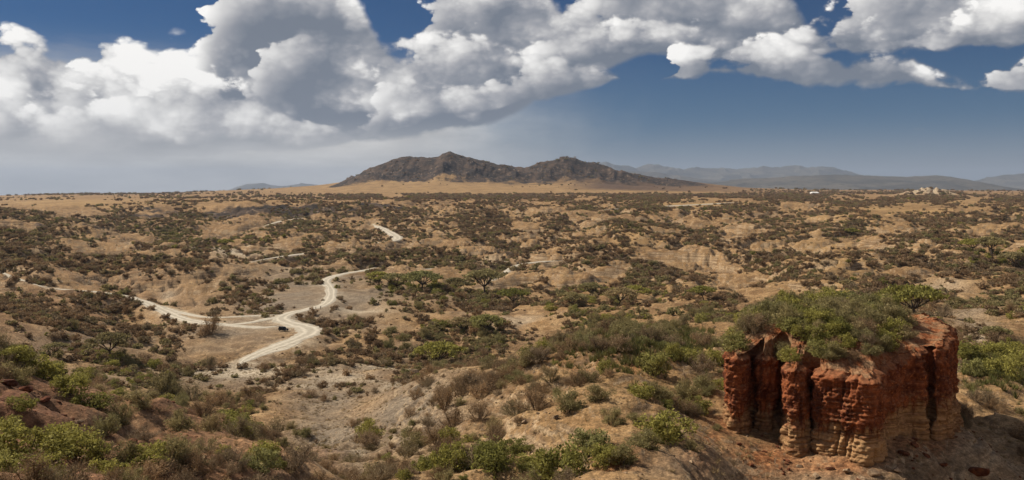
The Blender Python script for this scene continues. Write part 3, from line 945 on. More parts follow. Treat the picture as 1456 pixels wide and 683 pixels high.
def build_pillar():
    n, m = 900, 120
    C, s, tot = pillar_outline(n)
    d = np.roll(C, -2, 0) - np.roll(C, 2, 0)
    nr = np.stack([d[:, 1], -d[:, 0]], 1)
    nr /= np.linalg.norm(nr, axis=1)[:, None]
    for _ in range(3):
        nr = (nr + np.roll(nr, 2, 0) + np.roll(nr, -2, 0))
    nr /= np.linalg.norm(nr, axis=1)[:, None]
    cen = C.mean(0)
    if ((C - cen) * nr).sum() < 0:
        nr = -nr
    px = 728 + F * C[:, 0] / C[:, 1]
    zt = rim_z(px, C[:, 1])
    cr = 2 * math.pi * s / tot
    # periodic noise coordinates round the outline
    rad = tot / (2 * math.pi)
    ca, sa = np.cos(cr) * rad, np.sin(cr) * rad
    zt = zt + .45 * fbm(ca / 2.2, sa / 2.2, 4, 5) + .12 * fbm(ca / .5, sa / .5, 2, 6)
    zb = 29.2
    t = np.linspace(0, 1, m)
    Z = zb + (zt[:, None] - zb) * t[None, :]
    A, B = ca[:, None], sa[:, None]
    crk = np.clip(1 - np.abs(perlin(A / 1.9 + Z * .05, B / 1.9 + 3, 15)) * 9, 0, 1)
    flute = -.55 * crk * sst(perlin(A / 5 + 2, B / 5 + Z * .12, 16), -.15, .25) + .45 * fbm(A / 4.0, B / 4.0 + Z * .03, 2, 17)
    blk = np.floor(Z * .55 + 1.3 * perlin(A / 3, B / 3, 18))
    flute = flute + .36 * perlin(A / 1.3 + blk * 3.7, B / 1.3 - blk * 2.9, 19)
    crk2 = np.clip(1 - np.abs(perlin(A / .8 + Z * .08, B / .8 + 7, 21)) * 7, 0, 1)
    flute = flute - .20 * crk2 * sst(perlin(A / 2.5, B / 2.5 + Z * .2, 22), -.1, .3)
    lump = .20 * fbm(A / 1.5 + .4 * Z, B / 1.5 - .35 * Z, 4, 25, .55)
    fine = .13 * fbm(A / .42 + Z * 1.6, B / .42 - Z * 1.7, 3, 35)
    beds = .17 * fbm(Z * .95 + .12 * A, .10 * B + 0 * Z, 4, 45, .6) - .10 * (np.abs(perlin(Z * 2.1 + .1 * A, .1 * B, 46)) < .12)
    # the pale beds below stand back a little; the rim crumbles inward; the foot flares
    prof = .25 * sst(Z, 33.5, 35.2) - .9 * sst(t, .93, 1.0)[None, :] ** 2 + .75 * sst(.5 - t, 0, .5)[None, :]
    off = flute + lump + fine + beds + prof - .25
    X = C[:, 0, None] + nr[:, 0, None] * off
    Y = C[:, 1, None] + nr[:, 1, None] * off
    V = np.stack([X, Y, Z], -1)
    root = bpy.data.objects.new("rock_pillar", None)
    COL.objects.link(root)
    root.location = (cen[0], cen[1], 31.0)
    bpy.context.view_layer.update()
    off0 = np.array([cen[0], cen[1], 31.0])
    root['label'] = 'isolated flat-topped red rock pillar with pale banded foot, overgrown with bushes'
    root['category'] = 'rock formation'
    add("cliff_face", mesh_from("cliff_face", (V - off0).reshape(-1, 3), grid_faces(n, m, True), M_RED), root)
    # soil cap from the rim to the middle
    k = 46
    rim = V[:, -1, :]
    ker = np.ones(61) / 61
    rim_s = np.convolve(np.concatenate([rim[-30:, 2], rim[:, 2], rim[:30, 2]]), ker, 'valid')
    f = np.linspace(0, 1, k)
    cc = np.array([39.5, 110.0])
    Xc = rim[:, 0, None] * (1 - f) + cc[0] * f
    Yc = rim[:, 1, None] * (1 - f) + cc[1] * f
    th = np.arctan2(C[:, 1] - cc[1], C[:, 0] - cc[0])
    tb = np.linspace(-math.pi, math.pi, 61)
    rb = np.array([np.max(np.where(np.abs((th - q + math.pi) % (2 * math.pi) - math.pi) < .16, np.hypot(C[:, 0] - cc[0], C[:, 1] - cc[1]), 0)) for q in tb])
    tc = np.arctan2(Yc - cc[1], Xc - cc[0])
    rho = np.hypot(Xc - cc[0], Yc - cc[1]) / np.interp(tc, tb, rb)
    dome = sst(1 - rho, .04, .62)
    zr = rim_z(728 + F * Xc / Yc, Yc) + .1
    Zs = zr * (1 - dome) + 43.3 * dome + .28 * fbm(Xc / 2.3, Yc / 2.3, 4, 65) + .1 * fbm(Xc / .6, Yc / .6, 2, 66)
    Zc = rim[:, 2, None] * (1 - sst(f, 0, .05)) + Zs * sst(f, 0, .05) - .12 * (f < .01)
    add("top_soil", mesh_from("top_soil", (np.stack([Xc, Yc, Zc], -1) - off0).reshape(-1, 3), grid_faces(n, k, True), M_TOP), root)

    def top_z(x, y):
        dd = (Xc - x) ** 2 + (Yc - y) ** 2
        return Zc.ravel()[np.argmin(dd)]
    return C, top_z


PIL_C, PIL_TOP = build_pillar()


def in_pillar(x, y, grow=1.0):
    """inside the pillar's outline (even-odd)"""
    c = PIL_C.mean(0)
    P = (PIL_C[::6] - c) * grow + c
    x = np.asarray(x, float)
    y = np.asarray(y, float)
    ins = np.zeros(x.shape, bool)
    for a, b in zip(P, np.roll(P, -1, 0)):
        cond = (a[1] > y) != (b[1] > y)
        xi = (b[0] - a[0]) * (y - a[1]) / (b[1] - a[1] + 1e-12) + a[0]
        ins ^= cond & (x < xi)
    return ins


# ------------------------------------------------------------------ plants
def leaf_material(name, cols, trans=.25):
    mt = bpy.data.materials.new(name)
    mt.use_nodes = True
    t = NT(mt.node_tree)
    b = mt.node_tree.nodes['Principled BSDF']
    b.inputs['Roughness'].default_value = .8
    b.inputs['Specular IOR Level'].default_value = .15
    rnd = t.n('ShaderNodeObjectInfo').outputs['Random']
    isl = t.n('ShaderNodeNewGeometry').outputs['Random Per Island']
    n = len(cols)
    c = t.ramp(rnd, [(i / max(n - 1, 1), cc) for i, cc in enumerate(cols)])
    c = t.mix(1.0, c, t.n_rgb(t.lin(isl, 0, 1, .55, 1.5)), 'MULTIPLY')
    t.put(b.inputs['Base Color'], c)
    tr = t.n('ShaderNodeBsdfTranslucent')
    t.put(tr.inputs[0], c)
    mx = t.n('ShaderNodeMixShader')
    mx.inputs[0].default_value = trans
    out = mt.node_tree.nodes['Material Output']
    mt.node_tree.links.new(b.outputs[0], mx.inputs[1])
    mt.node_tree.links.new(tr.outputs[0], mx.inputs[2])
    mt.node_tree.links.new(mx.outputs[0], out.inputs[0])
    return mt


M_GREEN = leaf_material("green_leaves", [(.165, .165, .045), (.26, .24, .062), (.30, .275, .072), (.21, .205, .090)], .38)
M_OLIVE = leaf_material("olive_leaves", [(.185, .155, .072), (.28, .235, .108), (.22, .20, .088), (.32, .25, .13)], .35)
M_DRY = leaf_material("dry_twigs", [(.15, .098, .056), (.26, .170, .090), (.17, .12, .072), (.33, .22, .12), (.24, .18, .115), (.21, .17, .085)], .25)
M_SPIKE = leaf_material("strap_leaves", [(.11, .12, .035), (.17, .165, .055), (.14, .115, .05)], .15)
M_STRAW = leaf_material("straw", [(.26, .19, .095), (.34, .25, .13), (.20, .15, .08)], .2)
M_BARK = leaf_material("bark", [(.055, .042, .032), (.09, .068, .05)], 0.0)


def _unit(rng, n):
    v = rng.normal(size=(n, 3))
    return v / np.linalg.norm(v, axis=1)[:, None]


def leaf_cards(rng, P, size, up=.35, aspect=1.7):
    """small quads at points P, random attitude, never two alike"""
    n = len(P)
    a = _unit(rng, n)
    b = _unit(rng, n)
    b = b - a * (a * b).sum(1)[:, None]
    b /= np.maximum(np.linalg.norm(b, axis=1), 1e-6)[:, None]
    s = size * rng.uniform(.6, 1.4, n)[:, None]
    a = a * s * aspect * .5
    b = b * s * .5
    V = np.stack([P - a, P + b * .9, P + a, P - b * .9], 1).reshape(-1, 3)
    return V, np.arange(n * 4).reshape(-1, 4)


def twig_tris(rng, A, B, w):
    """thin tapering blades from A to B"""
    d = B - A
    q = np.cross(d, _unit(rng, len(A)))
    q /= np.maximum(np.linalg.norm(q, axis=1), 1e-6)[:, None]
    q = q * np.asarray(w).reshape(-1, 1)
    V = np.stack([A - q, A + q, B + q * .25, B - q * .25], 1).reshape(-1, 3)
    return V, np.arange(len(A) * 4).reshape(-1, 4)


def join(parts):
    V, Fc, o = [], [], 0
    for v, f in parts:
        V.append(v)
        Fc.append(f + o)
        o += len(v)
    return np.vstack(V), np.vstack(Fc)


def tube(pts, rad, sides=6):
    pts = np.array(pts, float)
    n = len(pts)
    d = np.gradient(pts, axis=0)
    V = []
    for i in range(n):
        z = d[i] / np.linalg.norm(d[i])
        x = np.cross(z, (0.31, .9, .2))
        x /= np.linalg.norm(x)
        y = np.cross(z, x)
        a = np.arange(sides) * 2 * math.pi / sides
        V.append(pts[i] + rad[i] * (np.cos(a)[:, None] * x + np.sin(a)[:, None] * y))
    V = np.vstack(V)
    Fc = []
    for i in range(n - 1):
        for k in range(sides):
            k2 = (k + 1) % sides
            Fc.append((i * sides + k, i * sides + k2, (i + 1) * sides + k2, (i + 1) * sides + k))
    return V, np.array(Fc)


def shrub_shape(seed, n_clump, n_leaf, size, h=.7, dry=0.0):
    """unit shrub, about 1 wide and h high: (foliage, stems)"""
    rng = np.random.default_rng(seed)
    cl = []
    while len(cl) < n_clump:
        p = rng.uniform(-1, 1, 3) * (.5, .5, .5)
        p[2] += .5
        q = np.array([p[0] / .5, p[1] / .5, (p[2] - .42) / .55])
        if .25 < np.linalg.norm(q) < .95:
            cl.append(p * (1, 1, h))
    cl = np.array(cl)
    cr = rng.uniform(.10, .20, n_clump)
    k = rng.integers(0, n_clump, n_leaf)
    P = cl[k] + _unit(rng, n_leaf) * (cr[k] * rng.uniform(.35, 1.1, n_leaf) ** .6)[:, None] * (1, 1, .8)
    P[:, 2] = np.maximum(P[:, 2], .02)
    parts = [leaf_cards(rng, P, size)]
    if dry > 0:
        m = int(n_leaf * dry)
        k = rng.integers(0, n_clump, m)
        A = cl[k] * rng.uniform(.3, .9, m)[:, None] + rng.normal(0, .04, (m, 3))
        B = cl[k] + _unit(rng, m) * (cr[k] * 1.35)[:, None] + np.array([0, 0, .04])
        A[:, 2] = np.maximum(A[:, 2], .0)
        B[:, 2] = np.maximum(B[:, 2], .02)
        parts.append(twig_tris(rng, A, B, np.full(m, size * .13)))
    fol = join(parts)
    st = []
    for j in range(min(n_clump, 9)):
        e = cl[j]
        b0 = np.array([e[0] * .12, e[1] * .12, -.06])
        mid = (b0 + e) * .5 + rng.normal(0, .03, 3)
        st.append(tube([b0, mid, e], [.016, .011, .005], 4))
    return fol, join(st)


def dry_shape(seed, n_twig, size, h=.65):
    """a leafless thorn bush: forked twigs springing from the root"""
    rng = np.random.default_rng(seed)
    parts = []
    nb = 22
    T = _unit(rng, nb) * (.5, .5, .5)
    T[:, 2] = np.abs(T[:, 2]) * 2 * h * .75 + .12
    T[:, 2] = np.minimum(T[:, 2], h)
    k = rng.integers(0, nb, n_twig)
    s = rng.uniform(.35, 1.0, n_twig)[:, None]
    A = T[k] * s + rng.normal(0, .03, (n_twig, 3))
    B = A + _unit(rng, n_twig) * rng.uniform(.07, .17, n_twig)[:, None] + np.array([0, 0, .035])
    A[:, 2] = np.maximum(A[:, 2], 0)
    B[:, 2] = np.maximum(B[:, 2], .015)
    parts.append(twig_tris(rng, A, B, np.full(n_twig, size * .35)))
    n2 = n_twig // 2
    parts.append(leaf_cards(rng, B[:n2] + rng.normal(0, .03, (n2, 3)) + (0, 0, .03), size * 1.7))
    st = []
    for j in range(10):
        e = T[j]
        st.append(tube([np.array([e[0] * .1, e[1] * .1, -.06]), e * .55 + rng.normal(0, .03, 3), e], [.016, .011, .004], 4))
    return join(parts), join(st)


def spike_shape(seed, n=26):
    rng = np.random.default_rng(seed)
    a = rng.uniform(0, 2 * math.pi, n)
    l = rng.uniform(.6, 1.0, n)
    lean = rng.uniform(.1, .65, n)
    A = np.stack([np.cos(a) * .12 * rng.uniform(0, 1, n), np.sin(a) * .12 * rng.uniform(0, 1, n), np.full(n, -.04)], 1)
    B = A + np.stack([np.cos(a) * lean * l, np.sin(a) * lean * l, l * np.sqrt(1 - lean**2 * .7)], 1)
    return twig_tris(rng, A, B, np.full(n, .035))


def tuft_shape(seed, n=26):
    rng = np.random.default_rng(seed)
    a = rng.uniform(0, 2 * math.pi, n)
    l = rng.uniform(.35, .8, n)
    lean = rng.uniform(.2, .95, n)
    A = np.stack([np.cos(a) * .2 * rng.uniform(0, 1, n), np.sin(a) * .2 * rng.uniform(0, 1, n), np.full(n, -.04)], 1)
    B = A + np.stack([np.cos(a) * lean * l, np.sin(a) * lean * l, l * (1.1 - lean)], 1)
    return twig_tris(rng, A, B, np.full(n, .028))


def acacia_shape(seed, n_leaf=2600, size=.035, h=.62, lean=0.0):
    """unit umbrella acacia about 1 wide: (crown, trunk with limbs)"""
    rng = np.random.default_rng(seed)
    fork = np.array([lean * .1, 0, h * .36])
    wood = [tube([(0, 0, -.05), (.01 + lean * .04, 0, h * .18), fork], [.032, .024, .02], 7)]
    ends = []
    nl = 8
    for j in range(nl):
        a = 2 * math.pi * (j + rng.uniform(-.3, .3)) / nl
        rr = rng.uniform(.22, .42)
        e = np.array([math.cos(a) * rr + lean * .15, math.sin(a) * rr, h * rng.uniform(.76, .88)])
        mid = fork * .5 + e * .5 + np.array([0, 0, -.03]) + rng.normal(0, .015, 3)
        wood.append(tube([fork - (0, 0, .02), mid, e], [.015, .010, .005], 5))
        ends.append(e)
        for _ in range(3):
            e2 = e + np.array([rng.normal(0, .09), rng.normal(0, .09), rng.uniform(.01, .06)])
            wood.append(tube([mid, (mid + e2) / 2 + (0, 0, .01), e2], [.006, .005, .002], 4))
            ends.append(e2)
    ends = np.array(ends)
    nc = 46
    cl = []
    while len(cl) < nc:
        x, y = rng.uniform(-.5, .5, 2)
        if x * x + y * y < .25:
            cl.append((x + lean * .15, y, h * (1.0 - .30 * (x * x + y * y) / .25) + rng.normal(0, .012)))
    cl = np.array(cl)
    cl = cl[rng.random(nc) > .12]
    k = rng.integers(0, len(cl), n_leaf)
    P = cl[k] + rng.normal(0, 1, (n_leaf, 3)) * (.058, .058, .020)
    return leaf_cards(rng, P, size), join(wood)


def mk(name, shape, mat, smooth=False):
    return mesh_from(name, shape[0], shape[1], mat, smooth)


THICK = {'green': [], 'olive': [], 'dry': []}
NEAR = {'green': [], 'olive': [], 'dry': [], 'spike': []}
for i in range(5):
    f, s = shrub_shape(100 + i, 34, 2600, .036, .62 + .05 * (i % 3))
    THICK['green'].append(mk("thick_clump", join([f, s]), M_GREEN))
    NEAR['green'].append((mk("foliage", f, M_GREEN), mk("stem", s, M_BARK)))
    f, s = shrub_shape(200 + i, 24, 1500, .032, .62 + .05 * (i % 3), dry=.6)
    THICK['olive'].append(mk("thick_clump", join([f, s]), M_OLIVE))
    NEAR['olive'].append((mk("foliage", f, M_OLIVE), mk("stem", s, M_BARK)))
    f, s = dry_shape(300 + i, 1300, .013, .58 + .06 * (i % 3))
    THICK['dry'].append(mk("thick_clump", join([f, s]), M_DRY))
    NEAR['dry'].append((mk("twigs", f, M_DRY), mk("stem", s, M_BARK)))
    NEAR['spike'].append((mk("strap_leaves", spike_shape(400 + i), M_SPIKE), None))


def lod(seed, n, size, h, mat, dry=0.0):
    f, s = shrub_shape(seed, 16, n, size, h, dry)
    return mk("scrub_clump", join([f, s]), mat)


FARM = {'green': [lod(500 + i, 300, .105, .55, M_GREEN) for i in range(4)],
        'olive': [lod(520 + i, 260, .10, .52, M_OLIVE, .3) for i in range(4)],
        'dry': [lod(540 + i, 240, .085, .50, M_DRY, .8) for i in range(5)],
        'tuft': [mk("grass_tuft", tuft_shape(560 + i), M_STRAW) for i in range(3)],
        'spike': [mk("strap_leaf_plant", spike_shape(580 + i), M_SPIKE) for i in range(3)]}

# ---- where plants grow: bare ground and greener ground, by photograph px, py of the ground
BARE = [(505, 418, 55, 26, 1.1), (525, 440, 55, 12, 1), (160, 605, 110, 24, .75), (340, 440, 60, 16, .8), (430, 425, 75, 36, 1.1), (370, 472, 90, 20, 1), (300, 455, 60, 12, .9), (555, 425, 55, 16, .9), (980, 290, 75, 6, 1), (620, 271, 280, 7, 1), (870, 272, 200, 5, .9), (90, 288, 260, 8, 1.1), (330, 284, 150, 3.5, .9), (1270, 300, 70, 9, .9), (1330, 288, 60, 5, .8),
        (1185, 313, 50, 7, .8), (885, 335, 60, 5, .6), (1190, 380, 45, 20, .85), (1150, 350, 40, 8, .6), (970, 409, 50, 6, .8), (330, 360, 30, 2.5, .9), (320, 533, 110, 13, .9), (470, 532, 80, 10, .9), (480, 620, 60, 85, .95), (565, 585, 60, 75, .92), (430, 650, 50, 40, .7),
        (1200, 670, 220, 45, .98), (1420, 640, 90, 70, .95), (1100, 625, 90, 20, 1), (930, 540, 70, 18, .75), (850, 520, 40, 8, .5), (740, 468, 40, 5, .7), (1390, 462, 30, 10, .7), (1400, 570, 60, 22, .8), (130, 590, 60, 22, .6), (60, 555, 40, 18, .8), (240, 445, 50, 10, .6),
        (200, 420, 60, 8, .6), (545, 345, 40, 5, .5), (330, 515, 30, 8, .7), (1350, 405, 60, 10, .5), (1300, 390, 40, 12, .5), (640, 545, 50, 16, .3), (1000, 650, 60, 30, .7), (970, 620, 40, 22, .4)]
GREENS = [(60, 640, 110, 60, 1), (90, 540, 110, 30, .7), (760, 655, 130, 35, .85), (850, 640, 80, 30, .8), (960, 600, 70, 30, .8), (960, 505, 110, 14, 1), (1410, 520, 80, 24, 1.2), (340, 605, 40, 22, .7), (380, 650, 40, 20, .6), (640, 675, 60, 16, .7), (1430, 362, 50, 12, 1.0),
          (900, 450, 120, 18, .35), (600, 405, 90, 16, .5), (650, 465, 60, 12, .5), (300, 340, 120, 10, .35), (1000, 300, 80, 8, .2), (1400, 450, 40, 12, .5), (880, 420, 80, 12, .4), (180, 570, 70, 24, .4), (840, 395, 60, 8, .2)]
OLIVES = [(560, 400, 200, 40, .6), (260, 330, 260, 26, .55), (900, 465, 200, 30, .8), (180, 570, 160, 60, .6), (850, 600, 200, 60, .45), (1000, 320, 200, 20, .3), (620, 480, 100, 30, .6), (430, 320, 140, 20, .5), (1400, 440, 80, 30, .6), (860, 300, 120, 14, .4)]


def scatter():
    rng = np.random.default_rng(4)
    out = {k: [] for k in ('green', 'olive', 'dry')}
    bands = [(46, 75, 1.5, .75), (75, 120, 1.65, .75), (120, 180, 2.0, .85), (180, 260, 2.0, .8), (260, 380, 2.3, .8), (380, 500, 2.6, .82), (500, 700, 2.9, .85), (700, 900, 3.3, .85), (900, 1200, 3.7, .85), (1200, 1600, 4.3, .85), (1600, 2200, 5.2, .5), (2200, 3000, 7.0, .22), (3000, 4300, 8.0, .05), (4300, 6400, 11, .03)]
    half = R(34)
    bands += [(120, 260, 1.0, .22), (260, 500, 1.5, .28), (500, 900, 2.0, .26), (900, 1300, 2.6, .22)]
    for r0, r1, w, cov in bands:
        area = half * (r1**2 - r0**2)
        n = int(.98 * cov * area / (.785 * w * w))
        r = np.sqrt(rng.uniform(r0**2, r1**2, n))
        a = rng.uniform(-half, half, n)
        x, y = np.sin(a) * r, np.cos(a) * r
        z, rd, _, _, rock, kn = ground_z(x, y, True)
        px, py = px_of(x, y, z)
        size = w * np.minimum(np.exp(rng.normal(0, .50, n)), 2.3 if r0 < 900 else 1.7)
        # thickets and gaps
        sc = 26 + r * .05
        cl = fbm(x / sc, y / sc, 4, 201) + .5 * perlin(x / (sc * .22), y / (sc * .22), 207)
        dens = sst(cl, -.46, .62) * .78
        if r0 < 260:
            dens = sst(cl, -.38, .65) * .60
        dens = dens * (1 - np.clip(blobs(px, py, BARE) * 1.05, 0, 1)) * sst(rd, .2, 1.5 + size.mean() * .4)
        # belts of trees along the rim of the plain
        belt = np.exp(-((py - 281) / 5.5) ** 2) * sst(px, 380, 520) * sst(r, 1500, 2000)
        belt = np.maximum(belt, np.exp(-((py - 275.5) / 3.0) ** 2) * sst(px, 1020, 1100) * sst(r, 1800, 2400) * 1.5)
        belt = np.maximum(belt, np.exp(-((py - 277) / 1.6) ** 2) * (1 - sst(px, 350, 480)) * sst(r, 3500, 4500) * 1.4)
        dens = np.maximum(dens, belt * sst(cl, -.6, .1))
        dens = np.where(r > 3000, dens * .8 + rock * .22, dens)
        dens = np.where(G_hill_gold(px, py, r), dens * .12, dens)
        keep = (rng.random(n) < dens) & ~in_pillar(x, y, 1.12) & seen(x, y, z + size * .6 + .008 * r)
        x, y, z, px, py, size, r = (q[keep] for q in (x, y, z, px, py, size, r))
        pg = np.clip(blobs(px, py, GREENS), 0, 1)
        po = np.clip(blobs(px, py, OLIVES) + .22, 0, 1)
        vn = perlin(x / (sc * .5)[keep], y / (sc * .5)[keep], 231) * .35
        u = rng.random(len(x))
        kg = u < pg * .85 + vn * .15
        ko = ~kg & (rng.random(len(x)) < po * .8 + vn * .5)
        kd = ~kg & ~ko
        for k, m in (('green', kg), ('olive', ko), ('dry', kd)):
            out[k].append(np.stack([x[m], y[m], z[m], size[m]], 1))
    return {k: np.vstack(v) for k, v in out.items()}


def G_hill_gold(px, py, r):
    return (r > 2300) & (py > 258) & (py < 276) & (px > 430) & (px < 1020)


PLANTS = scatter()
# shrubs the photograph shows one by one: px, py of the foot, width in px, kind
LISTED = [(300, 474, 36, 'dry'), (290, 476, 26, 'dry'), (45, 645, 95, 'green'), (8, 672, 62, 'green'), (58, 676, 62, 'green'), (112, 648, 60, 'green'), (152, 682, 64, 'green'), (130, 566, 48, 'green'), (98, 550, 46, 'green'), (60, 524, 46, 'green'), (20, 516, 46, 'green'), (85, 628, 60, 'green'),
          (328, 603, 46, 'green'), (352, 618, 42, 'green'), (376, 658, 46, 'green'), (292, 648, 42, 'olive'), (235, 562, 48, 'olive'), (200, 572, 46, 'olive'), (172, 582, 44, 'olive'), (150, 594, 42, 'olive'), (256, 604, 44, 'olive'), (215, 672, 50, 'green'), (182, 664, 46, 'olive'),
          (265, 672, 46, 'olive'), (330, 676, 44, 'dry'), (310, 578, 40, 'dry'), (272, 568, 40, 'dry'), (395, 610, 36, 'dry'), (300, 610, 36, 'olive'), (205, 615, 40, 'dry'), (30, 588, 40, 'green'), (0, 600, 60, 'green'),
          (757, 664, 56, 'green'), (838, 646, 60, 'green'), (808, 594, 42, 'olive'), (882, 656, 46, 'olive'), (950, 622, 84, 'green'), (988, 582, 46, 'green'), (912, 568, 36, 'green'), (860, 531, 26, 'green'), (700, 680, 66, 'green'), (800, 680, 84, 'green'), (640, 684, 60, 'green'),
          (930, 522, 46, 'green'), (958, 518, 32, 'green'), (985, 520, 34, 'green'), (1012, 518, 34, 'green'), (735, 596, 48, 'dry'), (762, 596, 50, 'dry'), (706, 626, 40, 'dry'), (722, 536, 36, 'dry'), (682, 568, 42, 'dry'), (664, 566, 36, 'dry'), (700, 556, 36, 'dry'), (852, 574, 36, 'olive'),
          (782, 544, 34, 'dry'), (762, 522, 38, 'dry'), (730, 512, 34, 'dry'), (698, 520, 30, 'dry'), (800, 508, 26, 'dry'), (905, 600, 34, 'olive'), (870, 600, 40, 'olive'), (820, 560, 34, 'dry'), (1024, 548, 26, 'green'), (1008, 562, 22, 'olive'), (680, 600, 40, 'dry'), (645, 610, 40, 'dry'), (620, 640, 44, 'dry'),
          (915, 640, 50, 'olive'), (985, 646, 24, 'olive'), (880, 505, 40, 'dry'), (850, 500, 36, 'dry'), (1390, 530, 44, 'green'), (1425, 536, 50, 'green'), (1450, 520, 46, 'green'), (1375, 512, 40, 'green'), (1410, 506, 44, 'green'), (1440, 500, 40, 'green')]
for (a, b, w, k) in LISTED:
    x, y = at_px(a, min(b, 682), 45, 400)
    PLANTS[k] = np.vstack([PLANTS[k], [[x, y, ground_z(np.array([x]), np.array([y]))[0], w * y / F]]])

# thicket on the pillar's top
TOPB = {'green': [], 'olive': [], 'dry': []}
_rng = np.random.default_rng(12)
_c = PIL_C.mean(0)
for _gx in np.arange(24.5, 52, 1.62):
    for _gy in np.arange(91, 128, 1.9):
        x, y = _gx + _rng.uniform(-.7, .7), _gy + _rng.uniform(-.8, .8)
        if not in_pillar(np.array([x]), np.array([y]), .93)[0] or not in_pillar(np.array([x - .4]), np.array([y - 2.7]), 1.0)[0]:
            continue
        if 728 + F * x / y > 1278 + 14 * math.sin(y) and _rng.random() > .10:
            continue
        if _rng.random() < .10:
            continue
        k = _rng.choice(['green', 'olive', 'dry'], p=[.36, .50, .14])
        fr = min(max((y - 94 - .25 * abs(x - 36)) / 12, 0), 1)
        TOPB[k].append((x, y, PIL_TOP(x, y), _rng.uniform(1.7, 2.6) * (1 - fr) + _rng.uniform(2.7, 4.6) * fr))

GROUPS = {'green': 'green leafy shrubs', 'olive': 'grey-olive half-dry shrubs', 'dry': 'leafless brown thorn shrubs', 'spike': 'strap-leaved succulents'}
LOOK = {'green': 'green leafy shrub', 'olive': 'grey-olive half-dry shrub', 'dry': 'leafless brown thorn shrub', 'spike': 'clump of upright yellow-green strap leaves'}
NAME = {'green': 'green_shrub', 'olive': 'olive_shrub', 'dry': 'thorn_shrub', 'spike': 'strap_leaf_plant'}


def pillar_words(x, y):
    if y > 116:
        return 'at the back of the rock pillar\'s top thicket'
    px = 728 + F * x / y
    if px > 1240:
        return "at the shaded end of the red rock pillar's top"
    if px < 1090:
        return "at the sunlit end of the red rock pillar's top"
    if y < 103:
        return "along the front rim of the red rock pillar's top"
    return 'in the middle of the thicket atop the rock pillar'


def place_words(x, y, z, r, px):
    near_road = road_dist(np.array([x]), np.array([y]))[0] < 9
    if in_pillar(np.array([x]), np.array([y]), 1.02)[0]:
        return pillar_words(x, y)
    if r < 135 and px < 470:
        return 'on the red stony slope above the gully'
    if r < 190 and px < 1030:
        if math.hypot(x - PILLAR_C[0], y - PILLAR_C[1]) < 24:
            return 'on the sandy ground close to the rock pillar'
        if px < 640:
            return 'on the bare grey flank above the gully'
        return 'on the upper slope of the sandy spur' if z > 31 else 'on the lower slope of the sandy spur'
    if near_road:
        return 'right beside the pale dirt road'
    if r < 260 and px >= 1030:
        return 'on the ground behind the red rock pillar'
    if r < 420 and px < 620:
        return 'on the wash floor below the dirt road bend'
    if y < 330:
        return 'below the tip of the sandy spur'
    return 'in the scrub beyond the dirt road' if px < 760 else 'in the gorge scrub behind the sandy spur' 


def plant(kind, x, y, z, w, where, rng):
    fol, st = NEAR[kind][rng.integers(0, len(NEAR[kind]))]
    r = math.hypot(x, y)
    e = bpy.data.objects.new(NAME[kind], None)
    COL.objects.link(e)
    e.location = (x, y, z - .03 * w)
    e.rotation_euler = (rng.normal(0, .06), rng.normal(0, .06), rng.uniform(0, 6.28))
    s = w * 1.04
    e.scale = (s * rng.uniform(.88, 1.12), s * rng.uniform(.88, 1.12), s * rng.uniform(.8, 1.12))
    big = 'very large ' if w > 3.6 else 'large ' if w > 2.7 else 'small ' if w < 1.4 else 'low ' if e.scale[2] < s * .9 else 'tall ' if e.scale[2] > s * 1.03 else ''
    e['label'] = (big + LOOK[kind] + ' ' + where)
    e['category'] = 'plant' if kind == 'spike' else 'shrub'
    e['group'] = GROUPS[kind] + ' ' + where
    for nm, me in ((fol.name.split('.')[0], fol), ('stem', st)):
        if me is None:
            continue
        c = bpy.data.objects.new(nm, me)
        COL.objects.link(c)
        c.parent = e
    return e


